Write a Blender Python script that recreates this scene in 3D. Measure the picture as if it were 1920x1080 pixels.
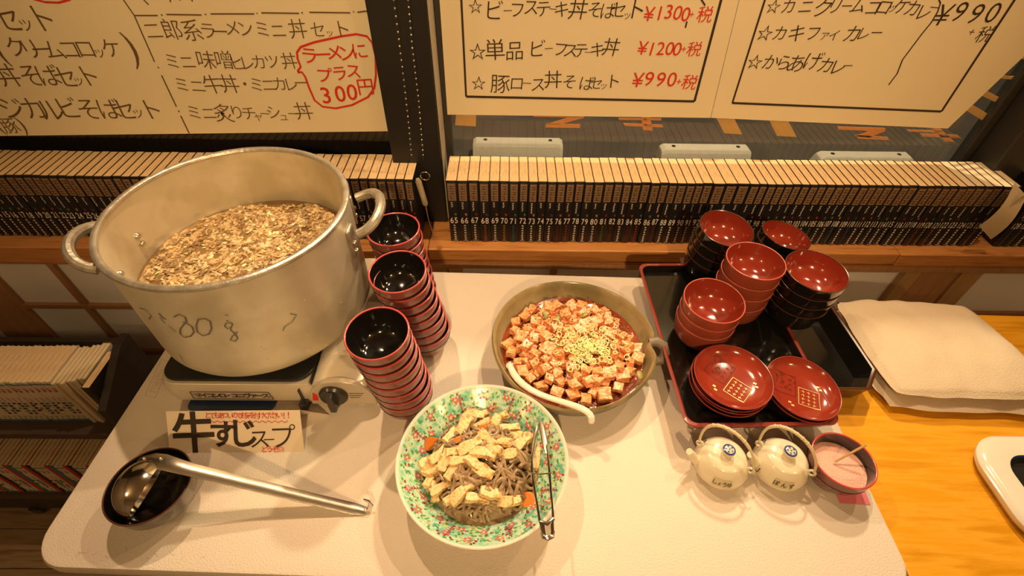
import bpy, bmesh, math, random
from mathutils import Vector, Matrix
from math import sin, cos, pi
for o in list(bpy.data.objects): bpy.data.objects.remove(o)
C = bpy.context.scene.collection
SC = bpy.context.scene
R0 = random.Random(7)

# ------------------------------------------------------------------ camera
CAM = Vector((0.0502, -0.2002, 0.7627)); PITCH, YAW, ROLL, FPX = 0.7844, 0.0115, 0.0175, 938.6
FWD = Vector((sin(YAW)*cos(PITCH), cos(YAW)*cos(PITCH), -sin(PITCH)))
_r = Vector((cos(YAW), -sin(YAW), 0)); _u = _r.cross(FWD)
RGT = cos(ROLL)*_r + sin(ROLL)*_u; UPV = -sin(ROLL)*_r + cos(ROLL)*_u
cam = bpy.data.objects.new('camera', bpy.data.cameras.new('camera')); C.objects.link(cam)
cam.matrix_world = Matrix(((RGT.x, UPV.x, -FWD.x, CAM.x), (RGT.y, UPV.y, -FWD.y, CAM.y), (RGT.z, UPV.z, -FWD.z, CAM.z), (0, 0, 0, 1)))
cam.data.sensor_width = 36; cam.data.lens = FPX/1920*36; cam.data.clip_start = 0.01
SC.camera = cam

def ray(u, v): return FWD + RGT*((u-960)/FPX) - UPV*((v-540)/FPX)
def onz(u, v, z=0.0):
    d = ray(u, v); return CAM + d*((z-CAM.z)/d.z)
def ony(u, v, y):
    d = ray(u, v); return CAM + d*((y-CAM.y)/d.y)

# ------------------------------------------------------------------ world, lamps, exposure
SC.view_settings.view_transform = 'Standard'; SC.view_settings.look = 'None'
SC.view_settings.exposure = 0.33; SC.view_settings.gamma = 1.0; SC.view_settings.use_curve_mapping = False
w = bpy.data.worlds.new('world'); SC.world = w; w.use_nodes = True
w.node_tree.nodes['Background'].inputs[0].default_value = (1.0, 0.72, 0.42, 1)
w.node_tree.nodes['Background'].inputs[1].default_value = 0.25
WARM = (1.0, 0.675, 0.36)
def lamp(name, loc, power, radius, spot=None, target=None, color=WARM, blend=.4):
    d = bpy.data.lights.new(name, 'SPOT' if spot else 'POINT'); d.energy = power; d.color = color; d.shadow_soft_size = radius
    if spot: d.spot_size = math.radians(spot); d.spot_blend = blend
    o = bpy.data.objects.new(name, d); C.objects.link(o); o.location = loc
    if target is not None:
        o.rotation_euler = (Vector(target)-Vector(loc)).to_track_quat('-Z', 'Y').to_euler()
    return o
LIT = (1.0, .665, .38); AMB = (1.0, .64, .29)
lamp('spot_lamp', (0.42, 0.72, 1.30), 25, .012, 128, (.28, -.15, 0), LIT, .8)
lamp('spot_lamp', (-0.33, 0.72, 1.30), 30, .012, 118, (-.35, -.22, 0), LIT, .9)
lamp('spot_lamp', (1.00, 0.66, 1.32), 13, .012, 130, (.85, -.1, 0), LIT, .8)
lamp('spot_lamp', (0.10, -1.25, 1.35), 72, .03, 60, (.05, .90, .36), AMB, .7)  # unseen fill spot added behind the camera to brighten the posters
lamp('room_fill', (1.7, -1.0, 1.5), 17, .12, color=AMB)  # unseen fill light added to brighten the right-hand panels below the sill
lamp('room_fill', (-1.7, -1.0, 1.5), 13, .12, color=AMB)  # second unseen fill, added for the left-hand panels
lamp('outdoor_fill', (0.9, 1.9, 2.2), 200, .06, color=(1, .78, .50))  # unseen light added outside the glass to brighten pavement and parking blocks

# ------------------------------------------------------------------ materials
def mat(name, col, rough=.5, metal=0., var=None, vscale=20., bump=0., bscale=200., coat=0., stretch=None, spec=.5, detail=4., coords='Object', lo=.35, hi=.65):
    m = bpy.data.materials.new(name); m.use_nodes = True; nt = m.node_tree; n = nt.nodes; l = nt.links
    p = n['Principled BSDF']; p.inputs['Base Color'].default_value = (*col, 1); p.inputs['Roughness'].default_value = rough
    p.inputs['Metallic'].default_value = metal; p.inputs['Coat Weight'].default_value = coat; p.inputs['Coat Roughness'].default_value = .06
    p.inputs['Specular IOR Level'].default_value = spec
    if var or bump:
        tc = n.new('ShaderNodeTexCoord'); mp = n.new('ShaderNodeMapping'); l.new(tc.outputs[coords], mp.inputs[0])
        if stretch: mp.inputs['Scale'].default_value = stretch
    if var:
        t = n.new('ShaderNodeTexNoise'); t.inputs['Scale'].default_value = vscale; t.inputs['Detail'].default_value = detail
        l.new(mp.outputs[0], t.inputs[0]); cr = n.new('ShaderNodeValToRGB'); l.new(t.outputs[0], cr.inputs[0])
        e = cr.color_ramp; e.elements[0].position = lo; e.elements[1].position = hi
        cols = [col]+list(var); e.elements[0].color = (*cols[0], 1); e.elements[1].color = (*cols[-1], 1)
        for i, c in enumerate(cols[1:-1]):
            k = e.elements.new(lo+(hi-lo)*(i+1)/(len(cols)-1)); k.color = (*c, 1)
        l.new(cr.outputs[0], p.inputs['Base Color'])
    if bump:
        t2 = n.new('ShaderNodeTexNoise'); t2.inputs['Scale'].default_value = bscale; l.new(mp.outputs[0], t2.inputs[0])
        b = n.new('ShaderNodeBump'); b.inputs['Strength'].default_value = bump; b.inputs['Distance'].default_value = .002
        l.new(t2.outputs[0], b.inputs['Height']); l.new(b.outputs[0], p.inputs['Normal'])
    return m
MT = {}
MT['table'] = mat('white_table_plastic', (.72, .645, .56), .55, bump=.5, bscale=420)
MT['wood'] = mat('orange_varnished_wood', (.72, .335, .012), .22, var=[(.80, .39, .03), (.62, .28, .008)], vscale=7, stretch=(1, 9, 9), bump=.25, bscale=160, spec=.4, detail=6)
MT['sill'] = mat('sill_wood', (.52, .21, .055), .4, var=[(.58, .26, .08), (.44, .17, .04)], vscale=8, stretch=(1, 12, 12))
MT['sill_dark'] = mat('panel_frame_wood', (.40, .20, .09), .5, var=[(.46, .25, .12)], vscale=8, stretch=(12, 12, 1))
MT['paper_panel'] = mat('shoji_paper', (.84, .82, .82), .8, var=[(.88, .86, .86)], vscale=3)
MT['black'] = mat('black_frame', (.012, .011, .010), .4)
MT['dark'] = mat('dark_frame_metal', (.035, .032, .028), .45)
MT['poster'] = mat('poster_paper', (.80, .70, .48), .38, var=[(.84, .74, .51)], vscale=2)
MT['ink'] = mat('black_ink', (.035, .018, .01), .6)
MT['ink2'] = mat('brown_marker', (.14, .08, .03), .6)
MT['red_ink'] = mat('red_marker', (.65, .03, .01), .6)
MT['vinyl'] = mat('orange_vinyl', (.95, .42, .17), .6)
MT['vinyl2'] = mat('yellow_vinyl', (.90, .58, .26), .6)
MT['asphalt'] = mat('asphalt', (.085, .075, .066), .9, var=[(.105, .092, .08)], vscale=4, bump=.5, bscale=300)
MT['concrete'] = mat('parking_concrete', (.80, .76, .64), .9, var=[(.86, .82, .70)], vscale=25, bump=.6, bscale=80)
MT['page'] = mat('book_pages', (.78, .56, .29), .8, var=[(.88, .66, .38), (.68, .44, .20)], vscale=60, stretch=(10, .6, .6))
MT['page_new'] = mat('book_pages_light', (.82, .66, .42), .8, var=[(.86, .72, .48)], vscale=60, stretch=(10, .6, .6))
MT['cover'] = mat('book_cover_black', (.012, .011, .014), .35)
MT['band'] = mat('spine_title_band', (.24, .14, .075), .5, var=[(.28, .17, .09)], vscale=90)
MT['white_ink'] = mat('white_print', (.90, .84, .76), .6)
for k, c in dict(red=(.5, .05, .03), teal=(.05, .2, .22), green=(.12, .24, .06), gold=(.5, .33, .06), maroon=(.22, .03, .03), blue=(.06, .09, .2), orange=(.5, .13, .05)).items(): MT['p_'+k] = mat('print_'+k, c, .6)
MT['white_cover'] = mat('white_book_cover', (.70, .62, .50), .5)
MT['case'] = mat('black_bookcase', (.022, .018, .015), .35, var=[(.03, .024, .018)], vscale=6, stretch=(1, 1, 10))
MT['case_shelf'] = mat('bookcase_shelf_edge', (.075, .05, .035), .5)
MT['floor'] = mat('floor_board', (.26, .17, .09), .45, var=[(.34, .23, .13), (.20, .12, .06)], vscale=5, stretch=(1, 10, 1), detail=6)
MT['alu'] = mat('aged_aluminium', (.66, .61, .47), .42, .55, var=[(.74, .69, .55), (.60, .55, .41)], vscale=9, bump=.12, bscale=60)
MT['alu_rim'] = mat('worn_aluminium_rim', (.66, .62, .54), .36, .8, var=[(.5, .46, .38)], vscale=60, bump=.3, bscale=150)
MT['steel'] = mat('polished_steel', (.72, .68, .62), .12, 1.)
MT['steel2'] = mat('brushed_steel', (.66, .61, .53), .28, 1., bump=.1, bscale=90)
MT['stovebody'] = mat('champagne_enamel', (.60, .53, .42), .3, .25)
MT['stovetop'] = mat('black_stove_top', (.02, .02, .019), .35)
MT['knob'] = mat('dark_knob_plastic', (.04, .038, .035), .22)
MT['lacq_red'] = mat('red_lacquer', (.27, .032, .016), .14, coat=.5)
MT['lacq_red2'] = mat('red_lacquer_outside', (.27, .055, .03), .3, coat=.2)
MT['lacq_rim'] = mat('red_lacquer_rim', (.50, .12, .09), .3)
MT['lacq_black'] = mat('black_lacquer', (.009, .008, .007), .1, coat=.5)
MT['cup_body'] = mat('maroon_lacquer', (.17, .05, .04), .22, coat=.4, var=[(.22, .075, .06)], vscale=12)
MT['cup_rim'] = mat('cup_red_rim', (.45, .06, .06), .25, coat=.3)
MT['tray_rim'] = mat('tray_rim_maroon', (.25, .04, .03), .25, coat=.3)
MT['tray2'] = mat('brown_lacquer', (.075, .025, .014), .25, coat=.3)
MT['stone'] = mat('green_glazed_stoneware', (.27, .22, .10), .22, var=[(.38, .31, .16), (.20, .17, .08)], vscale=9, coat=.4, bump=.2, bscale=40)
MT['stone_out'] = mat('grey_stoneware_outside', (.25, .22, .16), .5, var=[(.18, .15, .11)], vscale=10)
MT['sauce'] = mat('red_chili_sauce', (.17, .022, .006), .12, var=[(.30, .05, .012)], vscale=30, bump=.5, bscale=60, coat=.5)
MT['tofu'] = mat('tofu_in_sauce', (.76, .34, .12), .3, var=[(.70, .22, .06), (.90, .56, .30), (.40, .08, .03)], vscale=110, bump=.3, bscale=200, coat=.3, coords='Generated' and 'Object', lo=.3, hi=.72)
MT['mince'] = mat('minced_meat', (.34, .10, .035), .4, var=[(.2, .05, .02)], vscale=150)
MT['scallion'] = mat('pale_scallion', (.88, .84, .50), .4, var=[(.74, .76, .32)], vscale=60)
MT['leek'] = mat('green_leek', (.30, .32, .09), .4)
MT['china'] = mat('white_porcelain', (.80, .76, .66), .15, coat=.4)
MT['mint'] = mat('turquoise_enamel', (.16, .52, .42), .2, var=[(.38, .66, .42), (.58, .76, .60), (.12, .46, .36)], vscale=75, coat=.4)
MT['pink'] = mat('pink_enamel', (.60, .16, .20), .25)
MT['leafg'] = mat('green_enamel', (.10, .33, .08), .25)
MT['dred'] = mat('dark_red_enamel', (.33, .03, .06), .25)
MT['yel'] = mat('yellow_enamel', (.72, .62, .25), .25)
MT['fried'] = mat('fried_tofu', (.72, .44, .16), .45, var=[(.86, .66, .36), (.80, .56, .26), (.50, .25, .07)], vscale=120, bump=1., bscale=220)
MT['noodle'] = mat('konjac_noodle', (.30, .195, .11), .16, var=[(.42, .30, .18), (.22, .14, .07)], vscale=60, coat=.4)
MT['carrot'] = mat('orange_carrot', (.66, .20, .035), .3, coat=.3)
MT['wood_ear'] = mat('dark_wood_ear', (.06, .035, .02), .3)
MT['broth'] = mat('brown_broth', (.17, .09, .028), .12, var=[(.26, .15, .05)], vscale=20, bump=.3, bscale=50, coat=.5)
MT['meat'] = mat('simmered_beef', (.56, .38, .17), .35, var=[(.66, .48, .24), (.30, .17, .06), (.72, .56, .32)], vscale=30, bump=.6, bscale=200, coat=.3)
MT['meat_dark'] = mat('dark_beef', (.30, .18, .07), .4)
MT['meat_pale'] = mat('pale_tendon', (.68, .50, .26), .3, coat=.3)
MT['teapot'] = mat('cream_porcelain', (.78, .70, .53), .18, coat=.4)
MT['cane'] = mat('pale_cane_handle', (.66, .56, .36), .4)
MT['blue'] = mat('blue_glaze', (.03, .07, .30), .2)
MT['bluecloth'] = mat('blue_plastic', (.03, .07, .20), .35)
MT['sign'] = mat('laminated_sign_paper', (.84, .72, .56), .35, var=[(.80, .68, .52)], vscale=15)
MT['pinkpaper'] = mat('pink_paper', (.80, .22, .28), .7)
MT['sugar'] = mat('pink_salt', (.82, .46, .38), .9, bump=1, bscale=400)
MT['cloth'] = mat('cream_cloth', (.64, .53, .39), .9, bump=.6, bscale=350)
MT['stick'] = mat('bamboo_stick', (.55, .33, .13), .5)
MT['gold'] = mat('gold_print', (.85, .60, .22), .35, .3)
MT['wall'] = mat('plaster_wall', (.5, .42, .32), .8)
MT['card'] = mat('cream_card', (.70, .60, .42), .6)
MT['packet'] = mat('printed_carton', (.50, .40, .28), .5, var=[(.45, .36, .25)], vscale=50)
MT['emboss'] = mat('embossed_mark', (.60, .47, .33), .6)
g = bpy.data.materials.new('window_glass'); g.use_nodes = True; nt = g.node_tree; nt.nodes.clear()
out = nt.nodes.new('ShaderNodeOutputMaterial'); mx = nt.nodes.new('ShaderNodeMixShader'); tr = nt.nodes.new('ShaderNodeBsdfTransparent'); gl = nt.nodes.new('ShaderNodeBsdfGlossy')
fr = nt.nodes.new('ShaderNodeFresnel'); gm_ = nt.nodes.new('ShaderNodeNewGeometry'); ma_ = nt.nodes.new('ShaderNodeMath'); ma_.operation = 'MULTIPLY_ADD'; ma_.inputs[1].default_value = 1/1.45-1.45; ma_.inputs[2].default_value = 1.45
nt.links.new(gm_.outputs['Backfacing'], ma_.inputs[0]); nt.links.new(ma_.outputs[0], fr.inputs[0]); gl.inputs['Roughness'].default_value = .02; tr.inputs[0].default_value = (.9, .9, .87, 1)
nt.links.new(fr.outputs[0], mx.inputs[0]); nt.links.new(tr.outputs[0], mx.inputs[1]); nt.links.new(gl.outputs[0], mx.inputs[2]); nt.links.new(mx.outputs[0], out.inputs[0])
MT['glass'] = g

# ------------------------------------------------------------------ mesh helpers
class MB:
    def __init__(s): s.v = []; s.f = []; s.m = []
    def add(s, vs, fs, mi=0, M=None):
        b = len(s.v)
        s.v += [(M @ Vector(p)) if M is not None else Vector(p) for p in vs]
        s.f += [tuple(b+i for i in f) for f in fs]; s.m += [mi]*len(fs); return s
    def box(s, x0, x1, y0, y1, z0, z1, mi=0, M=None):
        vs = [(x, y, z) for z in (z0, z1) for y in (y0, y1) for x in (x0, x1)]
        return s.add(vs, [(0, 2, 3, 1), (4, 5, 7, 6), (0, 1, 5, 4), (2, 6, 7, 3), (0, 4, 6, 2), (1, 3, 7, 5)], mi, M)
    def lathe(s, prof, seg=48, mi=0, M=None, rad=None, close=False):
        vs = []; fs = []; n = len(prof)
        for i in range(seg):
            a = 2*pi*i/seg
            for r, z in prof:
                rr = rad(a, r, z) if rad else r
                vs.append((rr*cos(a), rr*sin(a), z))
        for i in range(seg):
            j = (i+1) % seg
            for k in range(n-1 if not close else n):
                k2 = (k+1) % n
                fs.append((i*n+k, j*n+k, j*n+k2, i*n+k2))
        return s.add(vs, fs, mi, M)
    def disc(s, r, z, seg=48, mi=0, M=None):
        return s.add([(r*cos(2*pi*i/seg), r*sin(2*pi*i/seg), z) for i in range(seg)], [tuple(range(seg))], mi, M)
    def tube(s, pts, r, seg=10, mi=0, closed=False, flat=None, caps=True):
        pts = [Vector(p) for p in pts]; n = len(pts); rs = r if isinstance(r, (list, tuple)) else [r]*n
        vs = []; fs = []; up = None
        for i, p in enumerate(pts):
            if closed: t = pts[(i+1) % n]-pts[i-1]
            else: t = pts[min(i+1, n-1)]-pts[max(i-1, 0)]
            t.normalize()
            if up is None: up = Vector((0, 0, 1)) if abs(t.z) < .9 else Vector((1, 0, 0))
            if flat: up = Vector(flat[0])
            a = t.cross(up).normalized(); b = a.cross(t).normalized()
            if not flat: up = b
            fy = flat[1] if flat else 1
            for k in range(seg):
                q = 2*pi*k/seg; vs.append(p+a*(rs[i]*cos(q))+b*(rs[i]*fy*sin(q)))
        for i in range(n if closed else n-1):
            j = (i+1) % n
            for k in range(seg):
                k2 = (k+1) % seg; fs.append((i*seg+k, j*seg+k, j*seg+k2, i*seg+k2))
        if caps and not closed: fs += [tuple(range(seg)), tuple(range((n-1)*seg, n*seg))[::-1]]
        return s.add(vs, fs, mi)
    def prism(s, poly, z0, z1, mi=0, M=None):
        n = len(poly); vs = [(x, y, z0) for x, y in poly]+[(x, y, z1) for x, y in poly]
        fs = [tuple(range(n))[::-1], tuple(range(n, 2*n))]+[(i, (i+1) % n, n+(i+1) % n, n+i) for i in range(n)]
        return s.add(vs, fs, mi, M)
    def sphere(s, c, r, seg=12, rings=8, mi=0, sc=(1, 1, 1), jit=0, rnd=None):
        vs = []; fs = []
        for i in range(rings+1):
            th = pi*i/rings
            for k in range(seg):
                ph = 2*pi*k/seg; q = r*(1+(rnd.uniform(-jit, jit) if rnd else 0))
                vs.append((c[0]+q*sc[0]*sin(th)*cos(ph), c[1]+q*sc[1]*sin(th)*sin(ph), c[2]+q*sc[2]*cos(th)))
        for i in range(rings):
            for k in range(seg):
                k2 = (k+1) % seg; fs.append((i*seg+k, (i+1)*seg+k, (i+1)*seg+k2, i*seg+k2))
        return s.add(vs, fs, mi)
    def ribbon(s, pts, w, n, mi=0, lift=0.):
        pts = [Vector(p) for p in pts]; n = Vector(n).normalized(); vs = []; fs = []
        for i, p in enumerate(pts):
            t = (pts[min(i+1, len(pts)-1)]-pts[max(i-1, 0)]).normalized(); a = t.cross(n).normalized()
            vs += [p+a*w/2+n*lift, p-a*w/2+n*lift]
        for i in range(len(pts)-1): fs.append((2*i, 2*i+1, 2*i+3, 2*i+2))
        return s.add(vs, fs, mi)
    def mesh(s, name, mats, smooth=True, angle=35, weld=False):
        me = bpy.data.meshes.new(name); me.from_pydata([tuple(v) for v in s.v], [], s.f)
        for m in (mats if isinstance(mats, (list, tuple)) else [mats]): me.materials.append(m)
        me.polygons.foreach_set('material_index', s.m)
        bm = bmesh.new(); bm.from_mesh(me)
        if weld: bmesh.ops.remove_doubles(bm, verts=bm.verts, dist=1e-6)
        bmesh.ops.recalc_face_normals(bm, faces=bm.faces); bm.to_mesh(me); bm.free()
        if smooth:
            me.polygons.foreach_set('use_smooth', [True]*len(me.polygons)); me.set_sharp_from_angle(angle=math.radians(angle))
        me.update(); return me
    def build(s, name, mats, parent=None, smooth=True, bevel=0., angle=35, loc=None, subsurf=0, weld=False):
        return put(name, s.mesh(name, mats, smooth, angle, weld), parent, bevel, loc, subsurf)
def put(name, me, parent=None, bevel=0., loc=None, subsurf=0):
    o = bpy.data.objects.new(name, me); C.objects.link(o)
    if parent: o.parent = parent
    if loc is not None: o.location = loc
    if bevel:
        b = o.modifiers.new('bevel', 'BEVEL'); b.width = bevel; b.segments = 2; b.limit_method = 'ANGLE'; b.angle_limit = math.radians(40)
    if subsurf:
        b = o.modifiers.new('sub', 'SUBSURF'); b.levels = subsurf; b.render_levels = subsurf
    return o
def tag(o, label, cat, group=None, kind=None):
    if label: o['label'] = label
    if cat: o['category'] = cat
    if group: o['group'] = group
    if kind: o['kind'] = kind
    return o
def thing(name, label, cat, loc=(0, 0, 0), rotz=0, group=None):
    o = bpy.data.objects.new(name, None); C.objects.link(o); o.location = loc; o.rotation_euler = (0, 0, rotz); o.empty_display_size = .02
    return tag(o, label, cat, group)
def struct(o): o['kind'] = 'structure'; return o
def stuff(o): o['kind'] = 'stuff'; return o
def copy_tree(o, parent=None):
    c = o.copy(); C.objects.link(c); c.parent = parent
    for ch in list(o.children): copy_tree(ch, c)
    return c
def rrect(x0, x1, y0, y1, r, n=8):
    p = []
    for cx, cy, a0 in ((x1-r, y1-r, 0), (x0+r, y1-r, pi/2), (x0+r, y0+r, pi), (x1-r, y0+r, 3*pi/2)):
        for i in range(n+1):
            a = a0+pi/2*i/n; p.append((cx+r*cos(a), cy+r*sin(a)))
    return p
# glyph outlines from Blender's own font
_G = {}
def glyph(ch, bold=0.):
    k = (ch, bold)
    if k not in _G:
        c = bpy.data.curves.new('g', 'FONT'); c.body = ch; c.resolution_u = 3; c.offset = bold
        o = bpy.data.objects.new('g', c); C.objects.link(o); bpy.context.view_layer.update()
        me = bpy.data.meshes.new_from_object(o.evaluated_get(bpy.context.evaluated_depsgraph_get()))
        vs = [(v.co.x, v.co.y) for v in me.vertices]; fs = [tuple(p.vertices) for p in me.polygons]
        if ord(ch[0]) < 0x2000 and vs:
            xs = [a for a, b in vs]; ys = [b for a, b in vs]; cx = (min(xs)+max(xs))/2; cy = (min(ys)+max(ys))/2; sc = 1/.75
        else: cx, cy, sc = .5*(len(ch)), .38, 1.08
        _G[k] = ([((x-cx)*sc, (y-cy)*sc) for x, y in vs], fs)
        bpy.data.objects.remove(o); bpy.data.meshes.remove(me); bpy.data.curves.remove(c)
    return _G[k]
def put_glyph(mb, ch, c, right, up, size, mi=0, sx=1., rot=0., bold=0., lift=0., shear=0.):
    vs, fs = glyph(ch, bold); n = right.cross(up).normalized(); cr, sr = cos(rot), sin(rot); o = []
    for x, y in vs:
        x, y = x*sx+y*shear, y
        x, y = x*cr-y*sr, x*sr+y*cr
        o.append(c+right*(x*size)+up*(y*size)+n*lift)
    mb.add(o, fs, mi)
X, Y, Z = Vector((1, 0, 0)), Vector((0, 1, 0)), Vector((0, 0, 1))

# ================================================================== SETTING
YB, ZS, BH, BD = .766, -.04, .174, .113; ZF = -.97          # book front plane, sill top, book height, depth
GY = .905                                         # glass plane
# floor with planks
fl = struct(MB().box(-3, 3, -3.2, .80, ZF-.04, ZF-.012).build('floor', MT['floor'], smooth=False))
pm = MB().box(-.9, .9, -.058, .058, -.012, 0).mesh('floor_plank', MT['floor'], smooth=False)
for iy in range(9):
    for ix in range(2):
        p = put('floor_plank', pm, fl, bevel=0.0015); p.location = (-2.1+ix*1.806+(.5 if iy % 2 else 0), -.13+iy*.118, ZF)
struct(MB().box(-3, 3, -3.2, 1.0, 1.95, 2.0).build('ceiling', MT['wall'], smooth=False))
struct(MB().box(-3.05, -3, -3.2, 1.0, ZF-.04, 1.95).build('wall_left', MT['wall'], smooth=False))
struct(MB().box(3, 3.05, -3.2, 1.0, ZF-.04, 1.95).build('wall_right', MT['wall'], smooth=False))
struct(MB().box(-3, 3, -3.25, -3.2, ZF-.04, 1.95).build('wall_rear', MT['wall'], smooth=False))
# window wall below the sill
wb = struct(MB().box(-3, 3, .785, .84, ZF-.01, -.06).build('wall_back', MT['sill_dark'], smooth=False))
for a, b in ((-1.32, -.235), (-.07, 1.095), (1.30, 2.4), (-2.6, -1.46)):
    MB().box(a, b, .776, .7845, ZF+.01, -.095).build('shoji_paper', MT['paper_panel'], wb, smooth=False)
    MB().box(a, b, .764, .7755, -.301, -.285).build('muntin', MT['sill_dark'], wb, smooth=False, bevel=.001)
    MB().box(a, b, .764, .7755, -.512, -.492).build('muntin', MT['sill_dark'], wb, smooth=False, bevel=.001)
for x in (-1.148, -.92, -.69, -.46, .17, .41, .65, .88, 1.55, 1.8, -1.7):
    MB().box(x-.009, x+.009, .766, .7755, ZF+.01, -.095).build('muntin', MT['sill_dark'], wb, smooth=False, bevel=.001)
mst = mat('light_stile_wood', (.52, .33, .15), .5, var=[(.46, .28, .12)], vscale=8, stretch=(12, 12, 1))
for a, b in ((1.095, 1.135), (1.245, 1.30), (-.275, -.235), (-.105, -.07)):
    MB().box(a, b, .758, .7845, ZF+.01, -.095).build('stile', mst, wb, smooth=False, bevel=.0015)
for a, b in ((1.136, 1.244), (-1.46, -1.32), (-.234, -.106)):
    MB().box(a, b, .764, .7845, ZF+.01, -.095).build('post', MT['sill_dark'], wb, smooth=False, bevel=.0015)
# sill in pieces
for i, (a, b, y0, z0) in enumerate(((-2.6, -.148, .728, -.092), (-.147, 1.02, .735, -.075), (1.021, 2.6, .733, -.078))):
    s = struct(MB().box(a, b, y0, .94, z0, ZS).build('trim_%d' % (i+1), MT['sill'], smooth=False, bevel=.003))
struct(MB().box(-2.6, 2.6, .750, .7845, -.0945, -.0925).build('trim_4', MT['sill'], smooth=False))
struct(MB().box(-2.6, 2.6, .745, .80, -.112, -.0945).build('trim_5', MT['sill_dark'], smooth=False, bevel=.002))
# window_1: left, dark blind window ; window_2: right, clear glass
w1 = struct(MB().box(-3, -.226, .915, .93, -.04, 1.95).build('window_1', mat('night_pane', (.012, .010, .009), .12), smooth=False))
MB().box(-3, -.226, .893, .914, -.04, .02).build('bottom_rail', MT['black'], w1, smooth=False, bevel=.002)
struct(MB().box(-.224, -.108, .845, .95, ZS, 1.95).build('trim_6', MT['black'], smooth=False, bevel=.003))
w2 = struct(MB().box(-.104, 1.17, .918, .922, .0, 1.95).build('window_2', MT['glass'], smooth=False))
for a, b, c, d, n in ((-.1045, -.088, .0, 1.95, 'side_rail'), (1.172, 1.195, .0, 1.95, 'side_rail'), (-.104, 1.19, -.035, -.001, 'bottom_rail')):
    MB().box(a, b, .908, .935, c, d).build(n, MT['dark'], w2, smooth=False, bevel=.002)
MB().box(-.1075, -.1045, .85, .93, -.03, 1.95).build('inner_edge', mat('pale_seal', (.5, .45, .36), .5), w2, smooth=False)
struct(MB().box(1.198, 1.36, .84, .96, ZS, 1.95).build('trim_7', MT['dark'], smooth=False, bevel=.003))
struct(MB().box(1.361, 3, .89, .95, ZS, 1.95).build('trim_8', MT['black'], smooth=False))
# outside
gr = struct(MB().box(-5, 8, .98, 9, -.80, -.75).build('pavement', MT['asphalt'], smooth=False))
struct(MB().box(-5, 8, 9, 9.1, -.8, 3).build('wall_street', MT['dark'], smooth=False))
def parking_block(x0, x1, y, lab):
    t = thing('parking_block', lab, 'parking block', ((x0+x1)/2, y, -.75), 0, 'concrete parking blocks outside the window')
    h, w2_, L = .10, .075, (x1-x0)/2
    prof = [(-w2_, 0), (w2_, 0), (w2_*.62, h*.8), (w2_*.45, h), (-w2_*.45, h), (-w2_*.62, h*.8)]
    n = len(prof); vs = [(-L, a, b) for a, b in prof]+[(-L+.02, a*.97, b) for a, b in prof]+[(L-.02, a*.97, b) for a, b in prof]+[(L, a, b) for a, b in prof]
    vs = [(v[0], v[1], v[2]*(.86 if (i < n or i >= 3*n) else 1)) for i, v in enumerate(vs)]
    fs = [tuple(range(n)), tuple(range(3*n, 4*n))[::-1]]+[(k*n+i, k*n+(i+1) % n, (k+1)*n+(i+1) % n, (k+1)*n+i) for k in range(3) for i in range(n)]
    MB().add(vs, fs).build('concrete_body', MT['concrete'], t, smooth=False, bevel=.006)
    for s in (-1, 1):
        MB().lathe([(0, .002), (.011, .002), (.011, -.002)], 12).build('bolt_hole', MT['black'], t, loc=(s*L*.72, 0, h))
for a, b, l in ((887, 1055, 'pale concrete parking block outside, leftmost, behind low numbered black books'), (1237, 1405, 'pale concrete parking block outside, middle of the three'), (1532, 1706, 'pale concrete parking block outside, rightmost, near dark window jamb')):
    v = 262 if a < 1000 else (274 if a < 1300 else 288)
    p0, p1 = onz(a, v-6, -.65), onz(b, v-2, -.65); parking_block(p0.x, p1.x, p0.y-.034, l)
# vinyl letters stuck on the glass (outside face)
VY = .9225
def vin(quads, label, m):
    mb = MB()
    for q in quads:
        vs = [ony(u, v, VY) for u, v in q]; vs2 = [p+Y*.0006 for p in vs]; n = len(q)
        mb.add(vs+vs2, [tuple(range(n)), tuple(range(n, 2*n))[::-1]]+[(i, (i+1) % n, n+(i+1) % n, n+i) for i in range(n)])
    tag(mb.build('window_lettering', m, smooth=False), label, 'window lettering', 'vinyl letters on the right window')
vin([[(856, 205), (893, 205), (892, 237), (853, 235)]], 'yellowish vinyl bar on glass under menu poster, beside window post', MT['vinyl2'])
vin([[(1000, 212), (1096, 214), (1095, 221), (1000, 219)], [(1070, 219), (1095, 221), (1050, 233), (1024, 233)], [(1024, 232), (1088, 233), (1087, 240), (1023, 239)]], 'orange vinyl zigzag letter above leftmost parking block', MT['vinyl'])
vin([[(1160, 221), (1240, 222), (1240, 226), (1160, 225)], [(1168, 231), (1242, 234), (1244, 239), (1172, 236)], [(1200, 205), (1216, 205), (1224, 245), (1206, 244)]], 'orange vinyl double cross letter right of the first zigzag', MT['vinyl'])
vin([[(1335, 205), (1368, 205), (1392, 252), (1358, 250)]], 'broad slanting yellowish vinyl bar below seam of menu posters', MT['vinyl2'])
vin([[(1432, 205), (1466, 205), (1494, 257), (1457, 255)]], 'slanting yellowish vinyl bar left of second zigzag letter', MT['vinyl2'])
vin([[(1570, 237), (1660, 240), (1659, 247), (1572, 243)], [(1635, 245), (1659, 246), (1630, 258), (1603, 255)], [(1603, 253), (1664, 257), (1667, 263), (1610, 260)]], 'orange vinyl zigzag letter right of bar, above rightmost parking block', MT['vinyl'])
vin([[(1700, 243), (1765, 245), (1770, 249), (1705, 247)], [(1725, 250), (1795, 253), (1803, 259), (1730, 256)], [(1735, 230), (1752, 230), (1790, 266), (1772, 265)]], 'orange vinyl double cross letter near poster corner', MT['vinyl'])
vin([[(1812, 190), (1862, 219), (1850, 231), (1800, 200)], [(1830, 160), (1885, 188), (1878, 197), (1820, 170)]], 'pair of tan vinyl bars right of rightmost poster', MT['vinyl2'])
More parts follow.
